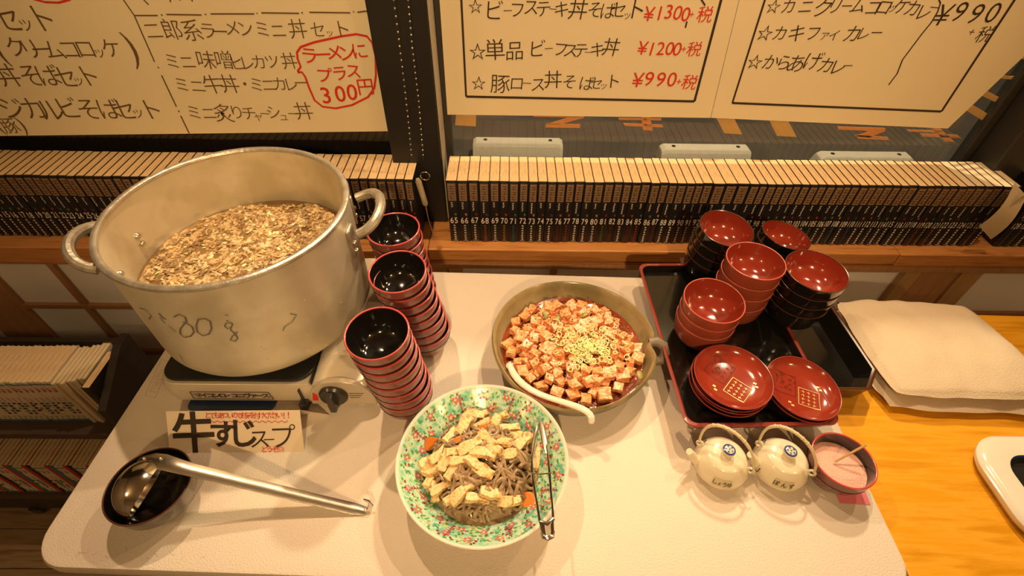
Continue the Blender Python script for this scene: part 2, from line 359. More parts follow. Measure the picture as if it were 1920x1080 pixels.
vin([[(1858, 124), (1868, 136), (1890, 143), (1912, 142), (1918, 146), (1895, 149), (1866, 146), (1850, 132)], [(1885, 99), (1905, 104), (1925, 107), (1925, 112), (1903, 109), (1884, 103)]], 'curved tan vinyl letter right of rightmost poster, above the bars', MT['vinyl2'])

# ================================================================== POSTERS
def poster(name, corners, yy, label):
    vs = [ony(u, v, yy) for u, v in corners]; n = len(vs)
    mb = MB(); mb.add(vs+[p+Y*.0008 for p in vs], [tuple(range(n)), tuple(range(n, 2*n))[::-1]]+[(i, (i+1) % n, n+(i+1) % n, n+i) for i in range(n)])
    return tag(mb.build(name, MT['poster'], smooth=False), label, 'poster', 'handwritten menu posters on the windows')
LY, RY = .888, .903
pl = poster('menu_poster', [(-260, 258), (734, 246), (640, -300), (-900, -300)], LY, 'large handwritten menu poster on dark left window, with red speech bubble')
pc = poster('menu_poster', [(839, 215), (1332, 221), (1470, -350), (800, -350)], RY, 'handwritten beef bowl menu with red prices, centre poster on window')
pr = poster('menu_poster', [(1333, 221), (1777, 241), (2400, -350), (1471, -350)], RY, 'handwritten curry menu poster with long curved bracket, rightmost on window')
def write(parent, yy, items, m, name='text_line', bold=-.006, jit=.07, hs=1., rnd=random.Random(3)):
    for gid in sorted({i[4] for i in items}):
        mb = MB()
        for ch, u, v, h, g_ in items:
            if g_ != gid: continue
            c = ony(u, v, yy); s = (ony(u, v-h/2, yy)-ony(u, v+h/2, yy)).length*hs
            put_glyph(mb, ch, c-Y*.0006, X, Z, s, rot=rnd.uniform(-jit, jit), bold=bold, shear=rnd.uniform(0, .1))
        mb.build(name, m, parent, smooth=False)
def strokes(parent, yy, lines, m, wpx, name='drawn_line'):
    for ln in lines:
        mb = MB(); w_ = (ony(ln[0][0], ln[0][1], yy)-ony(ln[0][0]+wpx, ln[0][1], yy)).length
        mb.ribbon([ony(u, v, yy)-Y*.0005 for u, v in ln], w_, (0, -1, 0)); mb.build(name, m, parent, smooth=False)
_gid = [0]
def seq(s, pts, h):
    _gid[0] += 1; return [(c, p[0], p[1], (p[2] if len(p) > 2 else h), _gid[0]) for c, p in zip(s, pts)]
I = seq('セット', [(12, 33), (47, 43, 26), (78, 34)], 46)
I += seq('(クリームコロッケ)', [(2, 95, 40), (30, 88), (57, 91), (77, 92), (100, 93), (131, 92), (160, 91), (186, 97, 20), (209, 90), (248, 96, 50)], 33)
I += seq('丼そばセット', [(14, 141), (58, 141), (90, 141), (123, 144), (147, 150, 18), (165, 142)], 36)
I += seq('ジカルビそばセット', [(22, 203), (62, 203), (94, 206), (127, 202), (166, 204), (204, 204), (233, 205), (258, 210, 20), (283, 205)], 36)
I += seq('(豚)', [(-2, 235, 24), (18, 235, 24), (42, 237, 24)], 24)
I += seq('二郎系ラーメンミニ丼セット', [(287, 57), (322, 55, 36), (360, 57, 38), (390, 57), (413, 59), (435, 52), (460, 53), (492, 54), (522, 57), (558, 54, 36), (596, 55), (618, 61, 16), (641, 54, 34)], 30)
I += seq('ミニ味噌ヒレカツ丼', [(323, 114), (352, 116), (386, 112, 33), (420, 112, 33), (444, 118), (463, 118), (485, 116), (510, 115), (542, 114, 30)], 27)
I += seq('ミニ牛丼・ミニカレー', [(341, 158), (371, 161), (399, 158, 33), (430, 157, 33), (459, 157), (481, 158), (504, 159), (524, 157), (545, 158), (564, 155)], 26)
I += seq('ミニ炙りチャーシュー丼', [(364, 210), (392, 212), (419, 212, 32), (444, 210), (467, 212), (484, 218, 17), (497, 213, 18), (513, 210), (532, 218, 17), (549, 213, 18), (569, 208, 32)], 25)
write(pl, LY, I, MT['ink2'])
I = seq('ラーメンに', [(580, 104), (606, 102), (627, 98), (650, 99), (674, 95)], 31)+seq('プラス', [(608, 141), (637, 137), (663, 133)], 28)+seq('300円', [(611, 179), (638, 176), (660, 173), (685, 162)], 31)
write(pl, LY, I, MT['red_ink'], 'red_lettering', bold=.008, jit=.12)
strokes(pl, LY, [[(558, 134), (564, 125), (558, 110), (557, 98), (564, 88), (590, 79), (640, 68), (668, 64), (688, 68), (698, 80), (704, 105), (705, 140), (702, 165), (690, 182), (660, 197), (630, 203), (605, 200), (590, 188), (580, 165), (572, 143), (566, 135), (558, 136)], [(62, -2), (85, 4), (110, 5), (132, -1)]], MT['red_ink'], 4, 'red_bubble')
L = [[(225, -10), (252, 29), (290, 116)], [(296, 125), (298, 128)], [(303, 141), (331, 200)], [(335, 207), (336, 210)], [(339, 217), (355, 250)], [(253, 29), (296, 29)], [(302, 28), (305, 28)], [(312, 27), (378, 28)], [(384, 27), (387, 27)], [(395, 26), (477, 26)], [(481, 25), (483, 25)], [(490, 24), (561, 25)], [(565, 24), (568, 24)], [(580, 23), (657, 24)], [(662, 22), (664, 22)], [(670, 23), (685, 21), (702, 22)], [(266, -4), (279, 9)], [(318, -4), (320, 4)], [(336, -4), (338, 1)], [(359, -3), (361, 3)]]
strokes(pl, LY, L, MT['ink2'], 2.6)
I = seq('☆ビーフステーキ丼そばセット', [(891, 12, 30), (926, 19, 40), (952, 20, 20), (970, 18), (996, 13), (1019, 16), (1037, 17, 18), (1053, 17), (1084, 17, 40), (1116, 18), (1140, 20), (1160, 18), (1176, 28, 17), (1193, 17, 40)], 32)
I += seq('☆単品ビーフステーキ丼', [(895, 97, 34), (928, 93, 40), (965, 95, 36), (1007, 91, 34), (1029, 91, 18), (1051, 92), (1070, 94), (1089, 94), (1102, 98, 14), (1120, 93), (1146, 88, 34)], 29)
I += seq('☆豚ロース丼そばセット', [(897, 156), (938, 157, 36), (969, 156), (988, 156, 18), (1009, 158), (1037, 149, 34), (1068, 153), (1100, 156), (1118, 156, 24), (1132, 160, 15), (1150, 152)], 28)
write(pc, RY, I, MT['ink'])
I = seq('¥1300+税', [(1217, 26), (1237, 25), (1254, 22), (1271, 24), (1286, 27), (1297, 27, 14), (1322, 27, 30)], 28)
I += seq('¥1200+税', [(1205, 90), (1222, 92), (1239, 91), (1256, 91), (1270, 92), (1282, 92, 14), (1302, 92, 27)], 26)
I += seq('¥990+税', [(1196, 150), (1217, 148), (1239, 149), (1260, 149), (1273, 153, 14), (1293, 154, 27)], 28)
write(pc, RY, I, MT['red_ink'], 'red_prices', bold=.002)
strokes(pc, RY, [[(857, -100), (865, 0), (874, 181)], [(874, 181), (1302, 190)], [(1302, 190), (1352, 0), (1380, -100)]], MT['ink'], 4.5, 'border_line')
strokes(pc, RY, [[(1288, 40), (1285, 52)], [(1313, -4), (1322, 10)]], MT['ink'], 3)
I = seq('☆カニクリームコロッケカレー', [(1450, 12), (1479, 11), (1512, 12), (1543, 15, 34), (1566, 11), (1588, 11, 22), (1610, 10), (1637, 14), (1658, 13), (1674, 14, 17), (1691, 11), (1712, 15), (1732, 22), (1752, 14, 18)], 28)
I += seq('☆カキファイカレー', [(1434, 62, 30), (1463, 62), (1494, 62, 32), (1525, 62), (1547, 65, 19), (1564, 66, 20), (1599, 63, 30), (1619, 63, 24), (1644, 61, 22)], 27)
I += seq('☆からあげカレー', [(1415, 116), (1445, 116), (1470, 117), (1493, 119, 32), (1524, 114, 32), (1549, 122), (1571, 125), (1590, 123, 18)], 28)
I += seq('¥990', [(1768, 28, 36), (1800, 22), (1830, 26), (1862, 24)], 34)+seq('+税', [(1822, 60, 14), (1847, 64, 26)], 25)
write(pr, RY, I, MT['ink'])
strokes(pr, RY, [[(1458, -100), (1434, 0), (1373, 193)], [(1373, 193), (1765, 209)], [(1765, 209), (1902, 0), (1970, -100)]], MT['ink'], 4.2, 'border_line')
strokes(pr, RY, [[(1758, -8), (1763, 6), (1758, 22), (1746, 42), (1728, 64), (1710, 88), (1692, 112), (1682, 138), (1666, 159)]], MT['ink'], 2.6, 'bracket_line')

# ================================================================== BLIND CHAIN
t = thing('blind_chain', 'pair of beaded blind pull chains hanging in front of black window post', 'chain', ony(770, 290, .79))
def chain(pts, yy):
    mb = MB(); P = [ony(u, v, yy) for u, v in pts]
    for a, b in zip(P, P[1:]):
        k = max(1, int((b-a).length/.0115))
        for i in range(k): mb.sphere(a.lerp(b, i/k)-t.location, .0019, 8, 6)
    mb.tube([p-t.location for p in P], .0006, 6, 1)
    stuff(mb.build('bead_chain', [MT['steel2'], MT['knob']], t))
chain([(732, -60), (738, 0), (746, 60), (757, 150), (767, 240), (772, 300)], .792)
chain([(760, -60), (765, 0), (773, 90), (785, 190), (794, 300)], .792)
t = thing('chain_weight', 'slim clear chain weight with wire ring hanging below bead chain', 'weight', ony(790, 360, .74))
mb = MB(); a, b = ony(783, 335, .74)-t.location, ony(798, 384, .74)-t.location
mb.tube([a, a.lerp(b, .08), a.lerp(b, .92), b], [.004, .0068, .0068, .005], 14)
mb.build('weight_body', mat('clear_weight', (.42, .36, .24), .12, .2, coat=.6), t)
mb = MB(); c = ony(797, 330, .74)-t.location
mb.tube([c+Vector((.010*cos(q), 0, .010*sin(q))) for q in [2*pi*i/20 for i in range(20)]], .0011, 6, closed=True); mb.build('wire_ring', MT['steel'], t)
mb = MB(); mb.tube([b, ony(803, 410, .742)-t.location, ony(815, 448, .745)-t.location], .0009, 6); mb.build('cord', MT['stick'], t)

# ================================================================== BOOKS
_cov, _pag, _bits = {}, {}, {}
def ordw(n):
    a = ['', 'first', 'second', 'third', 'fourth', 'fifth', 'sixth', 'seventh', 'eighth', 'ninth', 'tenth', 'eleventh', 'twelfth', 'thirteenth', 'fourteenth', 'fifteenth', 'sixteenth', 'seventeenth', 'eighteenth', 'nineteenth']
    if n < 20: return a[n]
    t_ = {2: 'twent', 3: 'thirt', 4: 'fort', 5: 'fift', 6: 'sixt', 7: 'sevent'}[n//10]
    return t_+'ieth' if n % 10 == 0 else t_+'y-'+a[n % 10]
def cover_mesh(tk, m, key='c'):
    k = (key, tk)
    if k not in _cov:
        mb = MB(); h = tk/2
        sp = [(-h, .003), (-h*.6, .0008), (0, 0), (h*.6, .0008), (h, .003), (h, BD), (h-.0006, BD), (h-.0006, .004), (-h+.0006, .004), (-h+.0006, BD), (-h, BD)]
        _cov[k] = mb.prism(sp, 0, BH).mesh('cover', m, smooth=False)
    return _cov[k]
def page_mesh(tk, m, key='p'):
    k = (key, tk)
    if k not in _pag:
        h = tk/2-.0007
        _pag[k] = MB().box(-h, h, .0045, BD-.0015, .002, BH-.0012).mesh('pages', m, smooth=False)
    return _pag[k]
def bits(kind, tk, seed, m):
    k = (kind, tk, seed, m.name)
    if k not in _bits:
        r = random.Random(hash((kind, seed)) & 0xffff if False else seed*7+len(kind)); mb = MB(); yy = -.0004
        def mark(x, z, w_, h_, mi=0): mb.add([(x-w_/2, yy, z-h_/2), (x+w_/2, yy, z-h_/2), (x+w_/2, yy, z+h_/2), (x-w_/2, yy, z+h_/2)], [(0, 1, 2, 3)], mi)
        W = tk*.72
        if kind == 'band':
            mb.box(-W/2, W/2, -.0003, .0012, .122, .168, 0)
            for i in range(6): mark(0, .1275+i*.0068, W*.7, .0016, 1)
            for i in range(3): mark(r.uniform(-W*.2, W*.2), .130+i*.013, .0014, .008, 1)
            _bits[k] = mb.mesh('title_band', [MT['band'], MT['cover']], smooth=False); return _bits[k]
        if kind == 'author':
            z = .008
            while z < .052:
                h_ = .0042; 
                mark(r.uniform(-.0004, .0004), z, W*.34, .0012); mark(r.uniform(-.001, .001), z+.002, W*.24, .0011); mark(0, z+.001, .0013, h_); z += .0062 if z < .02 else .0072
            mark(0, .0035, W*.7, .001)
        if kind == 'subtitle':
            n = 3+seed % 4
            for i in range(n):
                z = .117-i*.0052; mark(-W*.12, z, W*.26, .0011); mark(-W*.12+r.uniform(-.0008, .0008), z-.0012, .0012, .0036)
        if kind == 'emblem':
            mark(W*.26, .0855, W*.36, .0012); mark(W*.2, .0825, .0016, .005); mark(W*.34, .082, .0014, .004)
        _bits[k] = mb.mesh(kind, m, smooth=False)
    return _bits[k]
acc = ['p_red', 'p_teal', 'p_green', 'p_gold', 'p_maroon', 'p_blue', 'p_orange']
def comic(num, x, tk, row, lean=0., dy=0., light=False, lab=None):
    tq = round(tk*2000)/2000
    t = thing('comic_book', 'black-spined comic numbered %d, %s' % (num, row), 'book', (x, YB+dy, ZS+.0005), 0, 'black-spined comics on the window sill')
    t.rotation_euler = (0, lean, 0)
    put('cover', cover_mesh(tq, MT['cover']), t)
    put('pages', page_mesh(tq, MT['page_new'] if light else MT['page'], 'l' if light else 'p'), t)
    put('title_band', bits('band', tq, num % 3, MT['band']), t)
    r = random.Random(num*13)
    am = MT['white_ink'] if r.random() < .6 else MT[r.choice(acc)]
    put('author_text', bits('author', tq, num % 3, am), t)
    put('subtitle_text', bits('subtitle', tq, num % 5, MT['white_ink']), t)
    put('emblem', bits('emblem', tq, 0, MT[acc[num % 7]]), t)
    mb = MB(); s = str(num); hgt = .0180; sx = (.66 if len(s) == 2 else .50)*tk/.022; adv = hgt*.74*sx
    for i, ch in enumerate(s): put_glyph(mb, ch, Vector(((i-(len(s)-1)/2)*adv, -.0006, .0655)), X, Z, hgt, sx=sx, bold=.004)
    mb.build('volume_number', MT['white_ink'], t, smooth=False)
    return t
A = {65: 851, 66: 871, 67: 890, 68: 909, 69: 929, 70: 945, 71: 963, 72: 980.5, 73: 997, 76: 1047, 77: 1062.5, 78: 1079, 79: 1096, 80: 1112, 81: 1132, 82: 1147, 83: 1163, 84: 1178.5, 85: 1195, 86: 1212, 87: 1227, 88: 1242, 89: 1257, 90: 1273.5, 91: 1288, 92: 1301, 96: 1386, 97: 1398, 98: 1413, 105: 1515, 106: 1531, 107: 1543, 108: 1557, 109: 1572, 110: 1586, 111: 1599, 112: 1614, 113: 1628, 114: 1641, 115: 1656, 116: 1672, 117: 1687, 118: 1698, 119: 1711, 120: 1725, 121: 1739, 122: 1754, 123: 1770, 124: 1785, 125: 1800, 126: 1816, 127: 1831}
def interp(A, n):
    ks = sorted(A)
    for a, b in zip(ks, ks[1:]):
        if a <= n <= b: return A[a]+(A[b]-A[a])*(n-a)/(b-a)
def row(A, n0, n1, yrow, text, f):
    xs = []
    for n in range(n0, n1+1):
        u = interp(A, n); xs.append(ony(u, f(u), yrow).x)
    # smooth spacings so that neighbours touch but never overlap
    for n in range(n0, n1+1):
        i = n-n0; gl_ = xs[i]-xs[i-1] if i else xs[1]-xs[0]; gr_ = xs[i+1]-xs[i] if i < len(xs)-1 else gl_
        a, b = xs[i]-gl_/2, xs[i]+gr_/2; tk = math.floor((b-a)*2000)/2000
        comic(n, (a+b)/2, tk, ordw(n-64)+' '+text, dy=R0.uniform(0, .003), light=n > 121)
row(A, 65, 127, YB, 'to the right of the window post', lambda u: 408+(u-851)*.040)
xl = [ony(u, 409, YB+.003).x for u in (8, 177)]
p = (ony(775, 400, YB).x-ony(684, 400, YB).x)/5
AL = {12: None}
x63 = ony(774, 400, YB).x; x26 = ony(177, 404, YB).x; x15 = ony(8, 404, YB).x
for n in range(11, 64):
    x = x26+(x63-x26)*(n-26)/37 if n >= 26 else x15+(x26-x15)*(n-15)/11
    tk = ((x63-x26)/37 if n > 26 else min((x63-x26)/37, (x26-x15)/11))*.985
    comic(n, x, tk, ordw(64-n)+' to the left of the window post', dy=.003+R0.uniform(0, .003))
x1 = ony(1882, 450, YB).x
for i in range(8):
    comic(128+i, x1+.0215*i, .021, ordw(i+1)+' to the right of the hanging cream card', dy=.001, light=True)
# hanging cream card
t = thing('paper_card', 'tall curled cream card between book rows at right end of sill', 'card', ony(1847, 436, .742))
vs = []; q = [(1836, 424), (1858, 449), (1925, 368), (1903, 343)]
P = [ony(u, v, .742)-t.location for u, v in q]
for i in range(9):
    k = i/8; bow = -.012*sin(pi*k)
    vs += [P[0].lerp(P[3], k)+Y*bow, P[1].lerp(P[2], k)+Y*bow, P[0].lerp(P[3], k)+Y*(bow+.0008), P[1].lerp(P[2], k)+Y*(bow+.0008)]
fs = []
for i in range(8):
    a = 4*i; b = a+4; fs += [(a, a+1, b+1, b), (a+2, b+2, b+3, a+3), (a, b, b+2, a+2), (a+1, a+3, b+3, b+1)]
fs += [(0, 2, 3, 1), (32, 33, 35, 34)]
MB().add(vs, fs).build('card_sheet', MT['card'], t)
mb = MB(); c = ony(1905, 375, .728)-t.location
for i in range(4): mb.ribbon([c+Vector((.004*i, 0, -.02+.004*i)), c+Vector((.003+.004*i, 0, .0+.004*i)), c+Vector((.010+.003*i, 0, .012))], .0012, (0, -1, 0))
mb.build('faint_print', MT['ink2'], t, smooth=False)

# ================================================================== LOW BOOKCASE
cs = thing('low_bookcase', 'low black bookcase on casters at left, filled with white-spined comics', 'bookcase', (-1.35, .53, ZF))
XR = -.925
def cbox(n, x0, x1, y0, y1, z0, z1, m='case'): return MB().box(x0+1.35, x1+1.35, y0-.53, y1-.53, z0-ZF, z1-ZF).build(n, MT[m], cs, smooth=False, bevel=.0015)
SIDE = [(.435, ZF+.045), (.612, ZF+.045), (.612, -.222), (.575, -.222), (.435, -.30)]
for xx in (XR, -1.92):
    M = Matrix(((0, 0, 1, xx+1.35), (1, 0, 0, -.53), (0, 1, 0, -ZF), (0, 0, 0, 1)))
    MB().prism(SIDE, 0, .02, 0, M).build('side_panel', MT['case'], cs, smooth=False, bevel=.001)
cbox('shelf', -1.90, XR, .44, .60, -.445, -.4205, 'case_shelf')
cbox('shelf', -1.90, XR, .44, .60, -.83, -.805, 'case_shelf')
cbox('kick_board', -1.90, XR, .45, .465, ZF+.045, -.83)
cbox('back_panel', -1.90, XR, .600, .612, ZF+.045, -.24)
for x in (-1.50, -.96, -1.86):
    for y in (.455, .59):
        mb = MB(); M = Matrix.Translation((x+1.35, y-.53, .022)) @ Matrix.Rotation(pi/2, 4, 'X')
        mb.lathe([(0, -.009), (.016, -.009), (.02, -.006), (.02, .006), (.016, .009), (0, .009)], 16, 0, M); mb.box(x+1.35-.012, x+1.35+.012, y-.53-.012, y-.53+.012, .036, .045)
        mb.build('caster', MT['knob'], cs)
def wcomic(x, y, z, tk, i, where, kind):
    t = thing('comic_book', 'white-spined comic, %s from right %s' % (ordw(i+1), where), 'book', (x, y, z), 0, 'white-spined comics '+where)
    put('cover', cover_mesh(tk, MT['white_cover'], 'w'), t); put('pages', page_mesh(tk, MT['page'] if kind == 0 else MT['page_new'], 'wp%d' % kind), t)
    k = ('wb', i % 4, kind)
    if k not in _bits:
        r = random.Random(i*5+kind); mb = MB(); W = tk*.7
        def mk(x_, z_, w_, h_, mi): mb.add([(x_-w_/2, -.0005, z_-h_/2), (x_+w_/2, -.0005, z_-h_/2), (x_+w_/2, -.0005, z_+h_/2), (x_-w_/2, -.0005, z_+h_/2)], [(0, 1, 2, 3)], mi)
        mk(0, .165, tk, .004, 2); mk(0, .006, tk, .009, 2)
        for j in range(3): mk(0, .148-j*.006, W*.7, .003, 0); mk(0, .108-j*.006, W*.5, .0025, 0)
        mk(0, .138, W*.3, .008, 0)
        for j in range(5): mk(r.uniform(-.001, .001), .085-j*.011, W*r.uniform(.5, 1), .007, r.choice((1, 1, 3, 2)))
        for j in range(3): mk(0, .026-j*.004, W*.5, .0015, 1)
        _bits[k] = mb.mesh('spine_print', [MT['p_red'], MT['cover'], MT['p_teal'], MT['page']], smooth=False)
    put('spine_print', _bits[k], t)
    return t
x = -1.040; i = 0
while x > -1.50:
    wcomic(x, .478+R0.uniform(-.002, .002), -.42, .013, i, 'on the upper shelf of the low bookcase', 0); x -= .0135; i += 1
# thin books at the end of the upper shelf, paler and taller
for j in range(7):
    t = thing('thin_book', 'thin pale-edged book, %s from left in cluster at right end of upper low shelf' % ordw(j+1), 'book', (-1.0235+j*.0105, .474+.003*(j % 2)+.004*max(0, j-2), -.42), 0, 'thin pale books at the shelf end')
    put('cover', cover_mesh(.0095, MT['card'], 'thin'), t); put('pages', page_mesh(.0095, MT['page_new'], 'thin'), t)
t = thing('dark_book', 'tall dark blue book standing against the side of the low bookcase', 'book', (-.941, .462, -.42))
put('cover', cover_mesh(.0200, MT['case'], 'dk'), t); put('pages', page_mesh(.0200, MT['page'], 'dk'), t)
x = -1.02; i = 0; cl = ['p_teal', 'p_red', 'white_cover', 'white_cover', 'white_cover', 'cover', 'p_red', 'white_cover', 'white_cover']
while x > -1.72:
    kk = cl[i % 9]
    t = thing('comic_book', '%s comic, %s from right on bottom shelf of the low bookcase' % ({'p_teal': 'teal', 'p_red': 'red', 'cover': 'black'}.get(kk, 'white'), ordw(i+1)), 'book', (x, .452, -.8045), 0, 'comics on the bottom shelf of the low bookcase')
    put('cover', cover_mesh(.0125, MT[kk], kk), t); put('pages', page_mesh(.0125, MT['page'], 'b'), t); 
    if kk == 'white_cover' and ('wb', i % 4, 0) in _bits: put('spine_print', _bits[('wb', i % 4, 0)], t)
    x -= .0132; i += 1

# ================================================================== TABLES
TR = -.0268
tb = thing('folding_table', 'white plastic folding table with rounded corners holding the food', 'table', (0, 0, 0), TR)
mb = MB(); o_ = rrect(-.613, .613, 0-.002, .612, .05, 8)
def ring(mb, outline, zs):
    n = len(outline); cx = sum(p[0] for p in outline)/n; cy = sum(p[1] for p in outline)/n; vs = []
    for z, ins in zs:
        for x, y in outline:
            d = Vector((x-cx, y-cy)); L_ = d.length; vs.append((x-(ins if abs(x-cx) > 1e-6 else 0)*(1 if x > cx else -1)*min(1, abs(x-cx)/.5*1.0), y-ins*(1 if y > cy else -1)*min(1, abs(y-cy)/.25), z))
    fs = [(k*n+i, k*n+(i+1) % n, (k+1)*n+(i+1) % n, (k+1)*n+i) for k in range(len(zs)-1) for i in range(n)]
    fs += [tuple(range(n)), tuple(range((len(zs)-1)*n, len(zs)*n))[::-1]]
    return mb.add(vs, fs)
ring(mb, o_, [(0, .006), (-.0015, .002), (-.006, 0), (-.020, 0), (-.024, .004), (-.034, .012), (-.036, .016)])
mb.build('table_top', MT['table'], tb)
mb = MB(); mb.box(-.5, -.43, -.0, .01, -.030, -.024, 0); mb.build('grip_slot', MT['emboss'], tb, smooth=False)
for sx in (-1, 1):
    mb = MB(); x = sx*.5
    mb.tube([(x, .06, -.036), (x-sx*.02, .06, ZF)], .0125, 12); mb.tube([(x, .54, -.036), (x-sx*.02, .54, ZF)], .0125, 12)
    mb.tube([(x-sx*.016, .06, -.55), (x-sx*.016, .54, -.55)], .01, 10); mb.build('leg_frame', MT['steel2'], tb)
# embossed mark at the left edge
mb = MB(); q = [(318, 679), (303, 673), (272, 741), (291, 746)]
for a, b in zip(q, q[1:]+q[:1]): mb.ribbon([onz(*a, .0004), onz(*b, .0004)], .0012, Z)
rr = random.Random(5); a, b = onz(309, 684, .0005), onz(284, 739, .0005); d = (b-a); per = Vector((-d.y, d.x, 0)).normalized()
for i in range(9):
    c = a+d*(.08+.84*i/8)
    mb.ribbon([c-per*.005, c+per*.005], .0012, Z); mb.ribbon([c+per*.004*rr.choice((-1, 1)), c+per*.004*rr.choice((-1, 1))+d.normalized()*.005], .0010, Z)
M = Matrix.Rotation(-TR, 4, 'Z')
mb.v = [M @ v for v in mb.v]
mb.build('embossed_mark', MT['emboss'], tb, smooth=False)
# faint scratches near front corner
mb = MB(); rr = random.Random(9)
for i in range(14):
    c = Vector((-.55+rr.random()*.25, .012+rr.random()*.012, .0003)); mb.ribbon([c, c+Vector((rr.uniform(-.01, .012), rr.uniform(.001, .006), 0))], .0007, Z)
mb.build('scratches', MT['emboss'], tb, smooth=False)
wt = thing('wooden_table', 'varnished orange wood table right of the white folding table', 'table', (1.2+.1*.0268, .1-1.2*.0268, ZF), TR)
ZW = -.012
mb = MB().box(-.5845, .75, -.50, .438, ZW-ZF-.03, ZW-ZF).build('table_top', MT['wood'], wt, smooth=False, bevel=.003)
for x in (-.5, .68):
    for y in (-.42, .33): MB().box(x-.03, x+.03, y-.03, y+.03, 0, ZW-ZF-.0305).build('leg', MT['wood'], wt, smooth=False, bevel=.002)

# ================================================================== STOVE
st = thing('gas_stove', 'portable gas stove with black top, champagne front and dark knob under stockpot', 'stove', (-.355, .27, 0))
def SL(v): return Vector(v)-Vector((-.355, .27, 0))
def loc_poly(u0, u1, v0, v1, r): return rrect(u0, u1, v0, v1, r, 6)
x0, x1 = -.535, -.185
mb = MB()
ol = rrect(x0+.355, x1+.355, 0, .30, .03, 6)
n = len(ol); vs = []
for z, ins in ((.006, .010), (.012, .002), (.05, 0), (.058, .004)):
    for x, y in ol: vs.append((x*(1-ins/.17), (y-.15)*(1-ins/.15)+.15, z))
fs = [(k*n+i, k*n+(i+1) % n, (k+1)*n+(i+1) % n, (k+1)*n+i) for k in range(3) for i in range(n)]+[tuple(range(n)), tuple(range(3*n, 4*n))[::-1]]
mb.add(vs, fs).build('stove_body', MT['stovebody'], st, bevel=.001)
mb = MB().prism(rrect(x0+.355+.006, .078, .008, .292, .03, 6), .0585, .064)
mb.build('top_plate', MT['stovetop'], st, smooth=False, bevel=.002)
mb = MB()
for a in range(4):
    q = a*pi/2+pi/4; c = Vector((-.045, .15, 0)); d = Vector((cos(q), sin(q), 0))
    mb.tube([c+d*.03+Z*.066, c+d*.03+Z*.0855, c+d*.10+Z*.0855, c+d*.10+Z*.066], .0025, 8)
mb.build('pot_support', MT['knob'], st)
mb = MB(); mb.lathe([(0, .066), (.03, .066), (.034, .070), (.034, .078), (.026, .082), (0, .082)], 32, 0, Matrix.Translation((-.045, .15, 0))); mb.build('burner', MT['stovetop'], st)
# cartridge cover: arched beige hood on the right
mb = MB(); seg = 14; vs = []
ys = [(0, .0), (.004, .010), (.03, .016), (.034, .020), (.05, .021), (.054, .026), (.062, .027), (.29, .030), (.298, .015)]
for y, hz in ys:
    for k in range(seg+1):
        q = pi*k/seg; vs.append((.128-.046*cos(q), y, .058+(hz*.68+.007)*sin(q)**.7))
m_ = seg+1
fs = [(j*m_+k, j*m_+k+1, (j+1)*m_+k+1, (j+1)*m_+k) for j in range(len(ys)-1) for k in range(seg)]
mb.add(vs, fs).build('cartridge_cover', MT['stovebody'], st)
mb = MB().box(.0795, .0815, .004, .29, .058, .068).build('divider', MT['stovetop'], st, smooth=False)
MB().lathe([(0, .0), (.013, 0), (.013, -.002)], 24, 0, Matrix.Translation((.118, .115, .0858))).build('round_vent', MT['stovetop'], st)
MB().box(.106, .130, .112, .118, .0860, .0866).build('vent_slat', MT['stovebody'], st, smooth=False)
# front fascia dome + knob
mb = MB(); vs = [(.128-.056*cos(pi*k/20), -.004, .012+.066*sin(pi*k/20)**.75) for k in range(21)]
vs += [(x, .006, z) for x, y, z in vs]; fs = [tuple(range(21)), tuple(range(21, 42))[::-1]]+[(i, (i+1) % 21, 21+(i+1) % 21, 21+i) for i in range(21)]
mb.add(vs, fs).build('control_panel', MT['stovebody'], st, bevel=.0015)
kx = .116
M = Matrix.Translation((kx, -.004, .042)) @ Matrix.Rotation(pi/2, 4, 'X')
kn = MB().lathe([(0, 0), (.024, 0), (.024, .004), (.021, .008), (0, .009)], 28, 0, M).build('knob', MT['knob'], st)
MB().box(kx-.0055, kx+.0055, -.026, -.012, .020, .062).build('knob_grip', MT['knob'], kn, bevel=.002)
mb = MB().box(.052, .066, -.012, .004, -.0+.004, .02).build('latch', MT['knob'], st, bevel=.002)
MB().box(.058, .0605, -.0045, .0, .022, .052).build('lever_slot', MT['stovetop'], st, smooth=False)
for x in (-.15, .15):
    for y in (.03, .27): MB().lathe([(0, 0), (.01, 0), (.011, .0075), (0, .0075)], 14).build('rubber_foot', MT['knob'], st, loc=(x, y, 0))
# printed marks on front
mb = MB(); zc = .031; xa, xb = -.125, .005
for a, b in (((xa, .042), (xb, .042)), ((xb, .042), (xb+.003, .021)), ((xb+.003, .021), (xa-.002, .021)), ((xa-.002, .021), (xa, .042))):
    mb.ribbon([(a[0], -.0012, a[1]), (b[0], -.0012, b[1])], .0014, (0, -1, 0))
for i, ch in enumerate('マイコンロ・ユニヴァース'):
    put_glyph(mb, ch, Vector((xa+.009+i*(xb-xa-.016)/11, -.0014, zc+.001)), X, Z, .0135, bold=.02)
mb.build('name_lettering', MT['ink'], st, smooth=False)
mb = MB()
for i in range(3): mb.ribbon([(.142, -.0046, .046-i*.006), (.166-.004*i, -.0046, .046-i*.006)], .0016, (0, -1, 0))
mb.build('small_print', MT['ink2'], st, smooth=False)
mb = MB(); mb.add([(.076, -.0046, .024), (.086, -.0046, .024), (.088, -.0046, .040), (.082, -.0046, .048)], [(0, 1, 2, 3)]); mb.build('red_mark', MT['red_ink'], st, smooth=False)
bl = MB().prism(rrect(-.50, -.351, .2575, .32, .012, 5), .0006, .003).build('plastic_mat', MT['bluecloth'], smooth=False, bevel=.0008)
tag(bl, 'flat dark blue plastic mat sticking out under stove front', 'mat')

